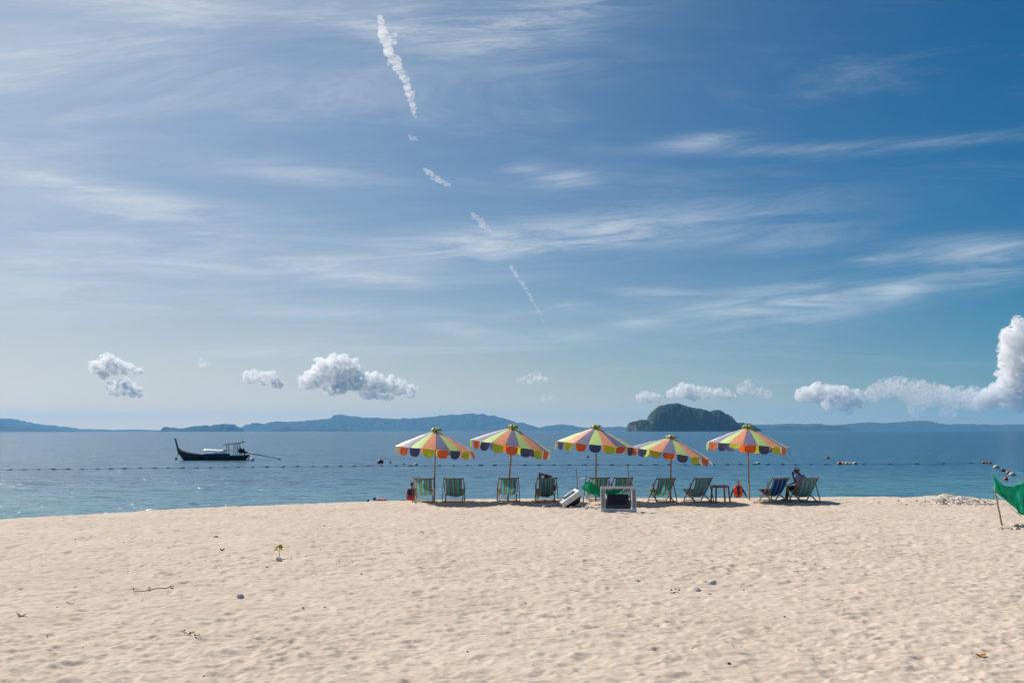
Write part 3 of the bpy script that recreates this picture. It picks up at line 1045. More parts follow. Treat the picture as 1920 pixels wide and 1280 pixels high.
# man in a cap, sitting in the last chair and looking to the left with a hand at his face
def man_in_cap():
    ch = chairs[-1]
    s = 1.0
    J = dict(side=(.80, .60, 0), hip=(.10, .0, .14), chest=(.14, .0, .44), neck=(.05, .0, .60), head=(-.05, .02, .755), face=(-.95, .30, .02), up=(-.15, 0, 1),
             elbow_l=(-.20, -.26, .36), wrist_l=(-.25, -.14, .60), hand_l=(.20, .35, 1), palm_l=(.6, -.2, .1), elbow_r=(.06, .36, .34), wrist_r=(-.20, .42, .24),
             knee_r=(-.28, .38, .12), ankle_r=(-.36, .44, -.30), toe_r=(-.52, .54, -.34), knee_l=(-.38, .10, .12), ankle_l=(-.42, .12, -.30), toe_l=(-.58, .20, -.34))
    base = ch.matrix_basis @ Vector((.02, .40, 0))
    root, L, M3 = person((base.x, base.y, gz(base.x, base.y) + .36), 'man in white cap and pale shirt in the last chair, hand at his face', SKIN_D, J, s)
    sh = cloth('pale_lavender_shirt', (.52, .51, .66), .2)
    S = Vector(J['side'])
    N, C, Hh = Vector(J['neck']), Vector(J['chest']), Vector(J['hip'])
    limbs = []
    for q in (-1, 0, 1):
        limbs += [(Hh + S * .095 * q, C.lerp(Hh, .4) + S * .09 * q, .125, .118), (C.lerp(Hh, .4) + S * .09 * q, C + S * .10 * q, .118, .118)]
    for q, k in ((1, 'r'), (-1, 'l')):
        a = N - (N - C) * .30 + S * q * .175
        e = Vector(J['elbow_' + k])
        limbs += [(C + S * q * .1, a, .112, .075), (a, a.lerp(e, .72), .070, .062)]
    limbs.append((C, N - Vector((0, 0, .05)), .112, .068))
    garment(root, 'shirt', sh, limbs)
    garment(root, 'trousers', principled('dark_trousers', (.030, .028, .030), .8), [(Hh - S * .09, Hh + S * .09, .12, .12)] + [(Hh + S * q * .09, J['knee_' + k], .102, .070) for q, k in ((1, 'r'), (-1, 'l'))] + [(J['knee_' + k], Vector(J['knee_' + k]).lerp(Vector(J['ankle_' + k]), .8), .068, .055) for k in 'rl'])
    cap = MB()
    rows = []
    for i in range(7):
        th = math.pi / 2 * i / 6
        rows.append([L(.090 * math.cos(th) * math.cos(a), -.010 + .108 * math.cos(th) * math.sin(a), .045 + .098 * math.sin(th)) for a in np.linspace(0, 2 * math.pi, 21)])
    cap.grid(rows)
    c = cap.build('cap', cloth('white_cap', (.60, .58, .72), .1), root, solid=.006)
    br = MB()
    br.grid([[L(.085 * math.sin(a), .078 * math.cos(a) + r, .050 - .25 * r * r) for a in np.linspace(-1.3, 1.3, 13)] for r in (0, .04, .09)])
    br.build('brim', MATS['white_cap'], c, solid=.005)
    st = MB(); st.tube([L(.092 * math.cos(a), -.010 + .110 * math.sin(a), .040) for a in np.linspace(0, 2 * math.pi, 21)], .011, 6, cap=False)
    st.build('band', BLACK, c)
    sg = MB(); sg.tube([L(-.085, .01, .022), L(-.07, .085, .022), L(0, .103, .018), L(.07, .085, .022), L(.085, .01, .022)], .014, 6)
    sg.build('sunglasses', BLACK, root)
man_in_cap()

# person lying back in the fourth chair, arm folded over the head
def lying_person():
    ch = chairs[3]
    s = 1.16
    J = dict(side=(1, 0, 0), hip=(0, .12, .285), chest=(0, -.13, .56), neck=(0, -.22, .73), head=(0, -.25, .88), face=(-.1, 1, .25), up=(0, -.22, 1),
             elbow_l=(-.26, -.30, 1.03), wrist_l=(.02, -.36, .97), hand_l=(1, 0, -.3), palm_l=(0, .4, -1), elbow_r=(.36, -.02, .50), wrist_r=(.33, .20, .40), hand_r=(-.1, 1, -.1), palm_r=(-1, 0, 0),
             knee_r=(.13, .56, .44), ankle_r=(.15, .92, .13), toe_r=(.17, 1.06, .08), knee_l=(-.13, .56, .46), ankle_l=(-.16, .90, .13), toe_l=(-.18, 1.04, .08))
    root, L, M3 = person(ch.location + Vector((0, 0, 0)), 'sunbather lying in a deck chair with an arm folded over the head', SKIN_D, J, s, rz=ch.rotation_euler.z)
    garment(root, 'shorts', principled('dark_shorts', (.025, .030, .045), .8), [((-.08, .12, .285), (.08, .12, .285), .112, .112), ((-.09, .14, .29), (-.12, .42, .40), .098, .082), ((.09, .14, .29), (.12, .42, .40), .098, .082)])
    hm = MB(); hm.ball(L(0, -.025, .03), (.084 * s, .098 * s, .095 * s), 14, 10, M3)
    remesh(hm.build('hair', principled('brown_hair', (.030, .016, .010), .5), root), .008)
lying_person()

# swimmers by the shore, floating face down
def swimmer(px, py, rz, label, suit, skin, fins=True, s=1.0, low=False):
    g = G(px, py, WATER_Z)
    z = -.10 if low else -.035
    J = dict(side=(0, -1, 0), hip=(0, 0, z), chest=(-.28, 0, z + .03), neck=(-.45, 0, z + .06), head=(-.60, 0, z + .10), face=(-.5, 0, -1), up=(-1, 0, .3),
             elbow_r=(-.62, -.30, z - .05), wrist_r=(-.86, -.26, z - .08), elbow_l=(-.30, .34, z - .08), wrist_l=(-.10, .36, z - .12),
             knee_r=(.42, -.10, z - .04), ankle_r=(.82, -.12, z + .02), toe_r=(.96, -.12, z + .02), knee_l=(.42, .10, z - .06), ankle_l=(.80, .13, z - .06), toe_l=(.94, .14, z - .08))
    root, L, M3 = person((g.x, g.y, WATER_Z), label, skin, J, s, vox=.012, rz=rz)
    garment(root, 'swimsuit', suit, [((-.02, q * .08, z), (-.34, q * .10, z + .03), .125, .125) for q in (-1, 0, 1)])
    hm = MB(); hm.ball(L(0, -.02, .035), (.086, .100, .095), 14, 10, M3)
    remesh(hm.build('hair', HAIR, root), .01)
    if fins:
        for q, k in ((-1, 'r'), (1, 'l')):
            b = MB()
            b.grid([[Vector(J['ankle_' + k]) + Vector((.10 + .42 * t, u * (.05 + .06 * t), .07 * (1 - t) + .03 * q * t + .02)) for u in (-1, -.3, .3, 1)] for t in (0, .3, .6, 1)])
            b.build('fin', BLACK, root, solid=.012)
swimmer(722, 938, R(-6), 'snorkeller in a pink and red suit floating near the water edge, with fins', principled('pink_swimsuit', (.62, .16, .15), .7, var=.4), SKIN_L)
swimmer(702, 938.5, R(62), 'dark haired swimmer in a white shirt left of the pink snorkeller', principled('white_swim_shirt', (.66, .66, .64), .7), SKIN_L, False, low=True)
# ------------------------------------------------------------------ scrapped televisions
GREY_PL = principled('silver_plastic', (.60, .61, .62), .45, var=.12, vscale=5)
GRILLE = principled('speaker_grille', (.24, .245, .25), .6)
WHITE_PL = principled('white_plastic', (.72, .72, .70), .4, var=.1, vscale=5)
DARK_PL = principled('dark_cabinet', (.022, .023, .027), .5, var=.3, vscale=4)
SCREEN = principled('dead_screen', (.018, .019, .024), .3)
def big_tv():
    g = on_ground(1160, 960)
    root = empty('broken_television', (g.x, g.y, gz(g.x, g.y) - .02), R(-2))
    tag(root, 'silver front frame of an old television standing upright on the sand', 'television')
    W_, H_ = 1.14, .84
    rx = Matrix.Rotation(R(-4), 4, 'X')
    def add(name, boxes, mat, parent=root, bevel=.008):
        b = MB()
        for c, sz in boxes:
            b.box(c, sz)
        o = b.build(name, mat, parent, bevel=bevel)
        if parent is root:
            o.matrix_local = rx
        return o
    add('top_rail', [((0, 0, H_ - .035), (W_, .11, .07))], GREY_PL)
    add('bottom_rail', [((0, 0, .065), (W_, .13, .13))], GREY_PL)
    for s in (-1, 1):
        o = add('side_rail', [((s * (W_ / 2 - .075), 0, H_ / 2 + .03), (.15, .105, H_ - .20))], GREY_PL)
        gr = []
        for k in range(5):
            gr.append(((s * (W_ / 2 - .075) + (k - 2) * .02, -.057, H_ / 2 + .03), (.011, .012, H_ - .26)))
        for c, sz in gr:
            add('grille_slat', [(c, sz)], GRILLE, o, 0)
    add('badge', [((0, -.068, .075), (.035, .008, .014))], DARK_PL)
    b = MB()
    pts = [(-.415, .12, .12), (.40, .12, .12), (.33, .34, .57), (-.40, .34, .58)]
    rows = [[Vector(pts[0]).lerp(Vector(pts[1]), u) for u in np.linspace(0, 1, 9)], [Vector(pts[3]).lerp(Vector(pts[2]), u) for u in np.linspace(0, 1, 9)]]
    rows.insert(1, [a.lerp(c, .5) + Vector((0, .03, 0)) for a, c in zip(rows[0], rows[1])])
    b.grid(rows)
    b.build('inner_panel', SCREEN, root, solid=.03)
    st = MB()
    st.bar((-.38, .05, .02), (-.38, .46, .02), .05, .03); st.bar((.38, .05, .02), (.38, .46, .02), .05, .03); st.bar((-.40, .44, .02), (.40, .44, .02), .05, .028)
    st.build('base', DARK_PL, root)
big_tv()
def tipped_tv():
    g = on_ground(1068, 951)
    root = empty('television', (g.x + .02, g.y + .2, gz(g.x, g.y) + .31))
    tag(root, 'white television lying tipped on its back among the stones', 'television')
    # front faces up, towards the left and the viewer; long side rises to the right
    M = (Matrix.Rotation(R(-34), 4, 'Y') @ Matrix.Rotation(R(9), 4, 'X') @ Matrix.Rotation(R(6), 4, 'Z'))
    w, h, t = .74, .58, .19
    def add(name, boxes, mat, parent=root, taper=1.0, bevel=.012):
        b = MB()
        for c, sz in boxes:
            b.box(c, sz, taper=taper)
        o = b.build(name, mat, parent, bevel=bevel)
        if parent is root:
            o.matrix_local = M
        return o
    add('top_rail', [((0, h / 2 - .03, 0), (w, .06, t))], WHITE_PL)
    add('bottom_rail', [((0, -h / 2 + .045, 0), (w, .09, t))], WHITE_PL)
    add('side_rail', [((w / 2 - .05, .015, 0), (.10, h - .15, t))], WHITE_PL)
    add('side_rail', [((-w / 2 + .09, .015, 0), (.18, h - .15, t))], WHITE_PL)
    add('side_panel', [((-w / 2 + .09, .015, t / 2 + .006), (.11, h - .22, .012))], GRILLE, bevel=.003)
    add('screen', [((.04, .015, .01), (w - .28, h - .15, .04))], principled('tube_glass', (.10, .12, .14), .12), bevel=.01)
    b = MB()
    b.box((0, 0, -t / 2 - .10), (w * .52, h * .52, .20), taper=1.75)
    b.build('rear_cabinet', DARK_PL, root, bevel=.015).matrix_local = M
tipped_tv()

# ------------------------------------------------------------------ poles and nets
def pole(a_px, b_px, Yb, r, label, mat=PALE_POLE, lean=0.0, name='pole', sink=.2):
    a = on_ground(*a_px) if Yb is None else P(a_px[0], a_px[1], Yb)
    b = P(b_px[0], b_px[1], a.y + lean)
    d = (b - a)
    root = MB()
    n = 9
    root.tube([d * (-sink / d.length + (1 + sink / d.length) * i / n) + Vector((.006 * math.sin(i * 2.1), .006 * math.cos(i * 1.7), 0)) for i in range(n + 1)], [r * (1 - .25 * i / n) for i in range(n + 1)], 8)
    o = root.build(name, mat, loc=a)
    return tag(o, label, 'pole'), a, b
_, pa, pb = pole((1083, 942), (1081, 878), None, .022, 'pale upright stick beside the tipped white television')
_, pc, pd = pole((1093, 946), (1099, 889), None, .025, 'crooked pale stick holding the left end of the green net')
_, pe, pf = pole((1183, 946), (1177, 870), None, .025, 'tall pale stick rising behind the grey television frame')
def curve_net(top, bot, Yt, Yb, name, label, seed, nu=26, nv=9):
    """hanging cloth between an upper and a lower edge surveyed in the photograph"""
    rng = random.Random(seed)
    def samp(pts, u):
        t = u * (len(pts) - 1)
        i = min(int(t), len(pts) - 2)
        a = pts[max(i - 1, 0)]; b = pts[i]; c = pts[i + 1]; d = pts[min(i + 2, len(pts) - 1)]
        f = t - i
        return tuple(.5 * ((2 * b[k]) + (-a[k] + c[k]) * f + (2 * a[k] - 5 * b[k] + 4 * c[k] - d[k]) * f * f + (-a[k] + 3 * b[k] - 3 * c[k] + d[k]) * f ** 3) for k in (0, 1))
    rows = []
    for j in range(nv):
        v = j / (nv - 1)
        row = []
        for i in range(nu):
            u = i / (nu - 1)
            a, b = samp(top, u), samp(bot, u)
            Y = Yt[0] + (Yt[1] - Yt[0]) * u + ((Yb[0] + (Yb[1] - Yb[0]) * u) - (Yt[0] + (Yt[1] - Yt[0]) * u)) * v
            p = P(a[0] * (1 - v) + b[0] * v, a[1] * (1 - v) + b[1] * v, Y)
            p.y += .02 * math.sin(47 * u + 9 * v) * v + .05 * math.sin(11 * u + 3 * v + seed) * math.sin(math.pi * v) + .04 * math.sin(23 * u - 5 * v) * (.3 + v * .7)
            row.append(p)
        rows.append(row)
    c = sum((p for r in rows for p in r), Vector()) / (nu * nv)
    mb = MB()
    mb.grid([[p - c for p in r] for r in rows])
    o = mb.build(name, NET, loc=c, solid=.006)
    return tag(o, label, 'net')
curve_net([(1091, 912), (1104, 902), (1118, 910), (1135, 917), (1155, 918), (1170, 914)], [(1090, 915), (1106, 924), (1122, 931), (1138, 931), (1155, 925), (1168, 917)], (pc.y - .05, pe.y), (pc.y + .3, pe.y + .2), 'green_net', 'dark green net slung between sticks behind the television frame', 4)
cd = MB()
a, b, c = P(1084, 897, pa.y), P(1098, 895, pc.y), P(1120, 886, 36.6)
cd.tube([a - b, (a - b) * .5 + Vector((0, 0, -.02)), Vector(), (c - b) * .35 + Vector((0, 0, -.03)), (c - b) * .7 + Vector((0, 0, -.02)), c - b], .010, 6)
tag(cd.build('string', principled('white_cord', (.75, .75, .73), .7), loc=b), 'white cord tied from the sticks to the middle parasol pole', 'cord')
g_, qa, qb = pole((1879, 986), (1864, 912), None, .028, 'light bamboo pole carrying the green net at the right edge', BAMBOO)
h_, qc, qd = pole((1924, 990), (1920, 905), None, .028, 'second bamboo pole of the green net at the picture edge', BAMBOO)
curve_net([(1859.5, 886), (1870, 899), (1882, 909), (1896, 911), (1908, 906), (1921, 903), (1945, 915), (1968, 909)], [(1866, 922), (1880, 932), (1893, 943), (1904, 954), (1914, 964), (1924, 964), (1945, 958), (1968, 950)], (qa.y - .04, qc.y - .3), (qa.y - .04, qc.y - .3), 'green_net', 'bright green net hanging on bamboo poles at the right edge', 9, 36, 12)
cd = MB()
a, b = P(1868, 925, qa.y - .06), P(1915, 968, qc.y - .32)
cd.tube([Vector(), (b - a) * .5 + Vector((0, 0, -.02)), b - a], .009, 6)
tag(cd.build('string', PALE_POLE, loc=a), 'pale cord along the lower hem of the bright green net', 'cord')

# ------------------------------------------------------------------ stones
ST_M = [principled('coral_stone_%s' % n_, c_, .9, var=.35, vscale=9, bump=.01, bscale=25) for n_, c_ in (('pale', (.66, .60, .53)), ('grey', (.46, .43, .40)), ('tan', (.54, .45, .36)))]
def stone_mesh(seed, mat):
    bm = bmesh.new()
    bmesh.ops.create_icosphere(bm, subdivisions=2, radius=1)
    o = Vector((seed * 7.3, seed * 3.1, seed))
    for v in bm.verts:
        n = v.co.normalized()
        k = 1 + .38 * mnoise.noise(n * 1.3 + o) + .22 * mnoise.noise(n * 3.1 + o) + .12 * mnoise.noise(n * 6 + o)
        v.co = n * k
        v.co.z *= .68
        v.co.y *= .85
    me = bpy.data.meshes.new('stone')
    bm.to_mesh(me)
    bm.free()
    me.materials.append(mat)
    return me
STONES = [stone_mesh(i + 1, ST_M[i % 3]) for i in range(12)]
def pile(cx_px, cy_px, pts, label, seed):
    rng = random.Random(seed)
    g = on_ground(cx_px, cy_px)
    root = empty('rubble_pile', (g.x, g.y, g.z))
    tag(root, label, 'stones')
    for x, y, z, r in pts:
        o = link('stone', STONES[rng.randrange(12)], root, (x, y, gz(g.x + x, g.y + y) - g.z + z))
        o.scale = (r * rng.uniform(.8, 1.3), r * rng.uniform(.8, 1.2), r * rng.uniform(.75, 1.15))
        o.rotation_euler = (rng.uniform(-.4, .4), rng.uniform(-.4, .4), rng.uniform(0, 6.3))
rng = random.Random(8)
pts = []
for _ in range(170):
    u, v = rng.gauss(0, .72), rng.gauss(0, .75)
    if rng.random() < .6:
        u = abs(u) * .9 - .1
    pts.append((u * 1.2, v, .015, rng.uniform(.03, .085) * (1.25 if abs(u) < .9 and abs(v) < .7 else .7)))
pile(1785, 942.5, pts, 'large low heap of broken coral stones near the water on the right', 1)
pts = [(rng.gauss(0, .55), rng.gauss(0, .28), .02, rng.uniform(.03, .085)) for _ in range(46)]
pile(1112, 952, pts, 'scatter of coral stones between the two televisions', 2)
pts = [(rng.gauss(0, .22), rng.gauss(0, .15), .02, rng.uniform(.03, .075)) for _ in range(14)]
pile(1200, 950, pts, 'few coral stones at the right foot of the television frame', 3)
pts = [(rng.gauss(0, .16), rng.gauss(0, .1), .02, rng.uniform(.05, .10)) for _ in range(8)]
pile(1044, 949, pts, 'pale stones propping the tipped white television', 4)
pts = [(rng.uniform(-.3, .45), rng.gauss(0, .13), .015, rng.uniform(.03, .075)) for _ in range(22)] + [(.30, .35, .05, .12), (.48, .3, .04, .10)]
pile(1893, 992, pts, 'stones around the foot of the bamboo pole', 5)
def lone(px, py, r, label, k, name='stone'):
    g = on_ground(px, py)
    o = link(name, STONES[k].copy(), None, (g.x, g.y, g.z + r * .25))
    o.scale = (r, r, r * 1.05)
    o.rotation_euler = (.2, .1, k)
    tag(o, label, 'stone')
lone(1335, 1095, .075, 'pale grey stone lying on the open sand, farther of the close pair', 3)
lone(1307, 1108, .062, 'smaller pale stone lying on the open sand, nearer of the close pair', 0)
lone(450, 1121, .075, 'flat grey stone on the sand in the left foreground', 6)
lone(523, 1050, .07, 'grey stone at the foot of the yellow seedling', 9)
lone(1195, 1091, .05, 'small pale stone on open sand below the deck chairs', 0)
lone(404, 1008, .06, 'weathered stone on the far sand at the left', 3)
lone(1299, 1216, .022, 'tiny dark pebble in the middle foreground', 4)

# ------------------------------------------------------------------ leaves, twigs and a seedling
LEAF_O = principled('dry_orange_leaf', (.55, .24, .07), .6, var=.3, vscale=30)
LEAF_T = principled('dry_tan_leaf', (.55, .40, .22), .7, var=.3, vscale=30)
TWIG = principled('dry_twig', (.16, .085, .055), .8, var=.3, vscale=30)
def leaf_mesh(L, w, curl, mat, name='leaf'):
    mb = MB()
    rows = []
    for i in range(9):
        t = i / 8
        ww = w * math.sin(math.pi * min(1, t * .96 + .02)) ** .8
        rows.append([Vector(((t - .5) * L, u * ww, curl * ((t - .5) ** 2 * 3 + abs(u) * .55) * L + .01)) for u in (-1, -.5, 0, .5, 1)])
    mb.grid(rows)
    return mb.mesh(name, mat)
def leaf(px, py, L, w, curl, rz, mat, label):
    g = on_ground(px, py)
    o = link('dry_leaf', leaf_mesh(L, w, curl, mat, 'dry_leaf'), None, (g.x, g.y, g.z + .008), solid=.003)
    o.rotation_euler = (.15, .1, rz)
    tag(o, label, 'leaf')
leaf(1838, 1233, .135, .042, .22, .25, LEAF_O, 'curled orange dry leaf in the right foreground')
leaf(39, 1157, .12, .042, .28, .5, LEAF_T, 'crumpled tan dry leaf near the left edge of the foreground')
leaf(131, 1133, .14, .022, .1, -.2, LEAF_O, 'narrow rusty dry leaf left of the foreground twig')
leaf(352, 1190, .12, .030, .15, .4, LEAF_T, 'pale dry leaf in the left foreground below the twig')
leaf(416, 1034, .10, .035, .5, .7, principled('dark_leaf', (.10, .05, .035), .7), 'small dark leaf on the sand left of the yellow seedling')
def twig(pxs, label, r=.007):
    pts = [on_ground(*p) for p in pxs]
    c = pts[0].copy()
    mb = MB()
    path = []
    for a, b in zip(pts, pts[1:]):
        for k in range(4):
            path.append(a.lerp(b, k / 4) - c + Vector((0, random.uniform(-.012, .012), .012 + random.uniform(0, .018))))
    path.append(pts[-1] - c + Vector((0, 0, .01)))
    mb.tube(path, r, 6)
    root = empty('dry_twig', c)
    mb.build('stem', TWIG, root)
    for q in (path[0], path[-1], path[len(path) // 2]):
        for k in range(2):
            o = link('leaf', TW_LEAF, root, q + Vector((random.uniform(-.03, .03), random.uniform(-.02, .02), .02)))
            o.rotation_euler = (random.uniform(-.6, .6), random.uniform(-.6, .6), random.uniform(0, 6))
    tag(root, label, 'twig')
TW_LEAF = leaf_mesh(.042, .012, .5, principled('dry_red_leaf', (.30, .13, .08), .7))
twig([(250, 1111), (262, 1111), (275, 1109), (290, 1105), (306, 1105), (325, 1104)], 'long dry reddish twig in the left foreground')
twig([(1494, 1058), (1510, 1060), (1530, 1063)], 'thin dry twig on the sand at the right', .005)
twig([(345, 1192), (360, 1195), (368, 1198)], 'short bent twig beside the pale leaf', .004)
twig([(1257, 1114), (1272, 1112)], 'short dark twig left of the stone pair', .006)
def seedling():
    g = on_ground(523, 1046)
    root = empty('seedling', g)
    tag(root, 'small seedling with yellow leaves growing from the sand', 'plant')
    mb = MB()
    mb.tube([(0, 0, -.03), (.01, 0, .08), (-.005, 0, .16), (.01, 0, .21)], .006, 6)
    mb.build('stem', TWIG, root)
    yl = principled('yellow_leaf', (.85, .72, .03), .5, var=.3, vscale=20)
    gl = principled('olive_leaf', (.45, .40, .06), .5, var=.3, vscale=20)
    for k, (x, z, rz, ry, sc, mt) in enumerate([(.05, .21, 0.2, .2, 1.0, yl), (.01, .225, 1.2, -.3, .9, gl), (-.04, .20, 2.6, .3, .9, gl), (-.06, .155, 3.4, .5, .7, yl), (.04, .16, .5, .5, .6, gl), (.075, .205, -.3, .1, .9, yl)]):
        o = link('leaf', leaf_mesh(.13 * sc, .046 * sc, .2, mt), root, (x, -.02 * (k % 3 - 1), z), solid=.002)
        o.rotation_euler = (.5 * (k % 2) + .3, ry, rz)
seedling()
def litter():
    """uncountable specks of dark wood, shell and husk on the sand"""
    mb = MB()
    rng = random.Random(21)
    for k in range(380):
        y = math.sqrt(rng.uniform(9.5 ** 2, 37.5 ** 2))
        x = rng.uniform(-1, 1) * .54 * (y + 2.2)
        if k < 60:
            x, y = rng.gauss(G(540, 1045).x, 1.4), rng.gauss(20.5, 1.0)
        if y > crest(x) - .6:
            continue
        z = gz(x, y) + .012
        r = rng.uniform(.005, .013) if rng.random() < .9 else rng.uniform(.014, .024)
        rot = Euler((rng.uniform(-.4, .4), rng.uniform(-.4, .4), rng.uniform(0, 6.3))).to_matrix()
        mb.ball((x, y, z), (r * rng.uniform(1, 2.6), r, r * .7), 6, 4, rot)
    o = mb.build('litter', principled('dark_litter', (.075, .055, .042), .9, var=.5, vscale=3))
    tag(o, 'small dark specks of driftwood and husk scattered over the sand', 'litter', kind='stuff')
litter()

# ------------------------------------------------------------------ swimming line and buoys
FLOAT_D = principled('dark_float', (.050, .050, .048), .6, var=.4, vscale=6)
FLOAT_W = principled('worn_white_float', (.60, .55, .44), .6, var=.3, vscale=6)
FLOAT_R = principled('faded_red_buoy', (.36, .045, .040), .45, var=.3, vscale=4)
FLOAT_O = principled('orange_float', (.55, .17, .05), .5, var=.3, vscale=4)
line_px = [(-40, 881.5), (0, 880.5), (85, 879.5), (150, 879), (230, 878), (330, 877), (450, 875.5), (560, 874.5), (700, 873.5), (850, 872.5), (1000, 871.5), (1100, 871.2), (1250, 871), (1400, 870.5), (1500, 870.5), (1590, 870), (1700, 869.5), (1800, 869), (1845, 868), (1860, 870), (1880, 880), (1900, 889), (1940, 905)]
LP = [G(x, y, WATER_Z + .03) for x, y in line_px]
rp = MB()
path = []
for a, b in zip(LP, LP[1:]):
    for k in range(6):
        path.append(a.lerp(b, k / 6) - LP[0])
path.append(LP[-1] - LP[0])
rp.tube(path, .013, 5)
tag(rp.build('float_rope', DARKROPE, loc=LP[0]), 'long dark rope carrying floats across the bay', 'rope')
fm = MB()
fm.tube([(-.30, 0, 0), (-.26, 0, 0), (-.15, 0, 0), (.15, 0, 0), (.26, 0, 0), (.30, 0, 0)], [.03, .07, .095, .095, .07, .03], 10)
FLOAT_ME = fm.mesh('float', FLOAT_D)
def line_at(px):
    for (x0, y0), (x1, y1), a, b in zip(line_px, line_px[1:], LP, LP[1:]):
        if x0 <= px <= x1:
            return a.lerp(b, (px - x0) / (x1 - x0))
px = -8.0
k = 0
rng = random.Random(4)
while px < 1845:
    q = line_at(px)
    o = link('float', FLOAT_ME, None, q + Vector((0, 0, .0)))
    o.rotation_euler = (0, rng.uniform(-.12, .12), rng.uniform(-.4, .4))
    o.scale = [rng.uniform(.62, .98)] * 3
    tag(o, 'dark oval float on the long rope across the bay', 'float', 'dark floats on the rope')
    px += rng.uniform(25, 29) if px < 1560 else rng.uniform(44, 52)
for i, (x, y, r, m, lab, grp) in enumerate([
        (1581, 869, .20, FLOAT_W, 'worn white float touching the red buoy on the rope', 'white floats beside the red buoy'), (1588, 869.3, .20, FLOAT_W, 'worn white float second from the red buoy on the rope', 'white floats beside the red buoy'),
        (1595, 869.3, .20, FLOAT_W, 'worn white float third from the red buoy on the rope', 'white floats beside the red buoy'), (1603, 869.6, .24, FLOAT_W, 'worn white float at the outer end of the cluster beside the red buoy', 'white floats beside the red buoy'),
        (1844, 867.8, .20, FLOAT_O, 'leftmost orange float at the far corner of the rope', 'orange floats at the corner of the rope'), (1850, 867.6, .20, FLOAT_O, 'middle orange float at the far corner of the rope', 'orange floats at the corner of the rope'), (1856, 868, .18, FLOAT_O, 'rightmost orange float at the far corner of the rope', 'orange floats at the corner of the rope'),
        (1868, 876.5, .26, FLOAT_W, 'white round float just past the corner of the rope', None), (1881, 882.5, .18, FLOAT_D, 'small dark float where the rope turns towards the beach', None),
        (1891, 887, .20, FLOAT_O, 'dull orange float above the right green net', None), (1898, 890.5, .24, FLOAT_W, 'white float above the right green net', None), (1421, 869.3, .20, FLOAT_W, 'single pale float on the rope beside the rightmost parasol', None), (780, 871.5, .2, FLOAT_W, 'pale flat float beside the leftmost parasol pole', None)]):
    g = G(x, y + .6, WATER_Z)
    mb = MB()
    mb.ball((0, 0, .06), (r * 1.25, r, r), 12, 8)
    mb.tube([(-r * 1.45, 0, .06), (-r * 1.1, 0, .06)], .04, 6)
    mb.tube([(r * 1.1, 0, .06), (r * 1.45, 0, .06)], .04, 6)
    o = mb.build('float', m, loc=g)
    tag(o, lab, 'float', grp)
def buoy(px, py, r, label, mat=FLOAT_R):
    g = G(px, py, WATER_Z)
    root = empty('buoy', g, random.uniform(0, 6))
    tag(root, label, 'buoy')
    mb = MB()
    prof = [(0, -r * .8), (r * .6, -r * .65), (r * .95, -r * .1), (r, r * .25), (r * .86, r * .72), (r * .5, r * 1.02), (r * .18, r * 1.15), (r * .16, r * 1.32), (0, r * 1.36)]
    mb.grid([[(max(a, .001) * math.cos(t), max(a, .001) * math.sin(t), z) for t in np.linspace(0, 2 * math.pi, 16, endpoint=False)] for a, z in prof], True, True)
    mb.build('body', mat, root)
    e = MB()
    e.tube([(.05 * math.cos(t) * 1.4, 0, r * 1.36 + .05 + .06 * math.sin(t)) for t in np.linspace(0, 2 * math.pi, 11)], .014, 6, cap=False)
    e.build('ring', DARKROPE, root)
buoy(1102, 857, .24, 'dark red round buoy behind the middle parasol pole')
buoy(1552, 859.3, .26, 'dark red round buoy floating above the chair of the man in a cap')
buoy(1574, 870.3, .30, 'bright red buoy on the rope beside the white floats', principled('bright_red_buoy', (.50, .06, .045), .4, var=.2))
buoy(329.5, 861.2, .24, 'small dark buoy moored off the bow of the longtail boat', FLOAT_D)
buoy(713, 868, .42, 'large rust red buoy lying low beyond the rope, left of the parasols', principled('rust_buoy', (.26, .06, .035), .6, var=.4))
buoy(732, 867.5, .16, 'small dark buoy just right of the rust red one', FLOAT_D)
buoy(757, 870.5, .15, 'tiny dark buoy left of the leftmost parasol pole', FLOAT_D)
buoy(1886, 899.5, .2, 'small red buoy half hidden above the right green net', FLOAT_R)

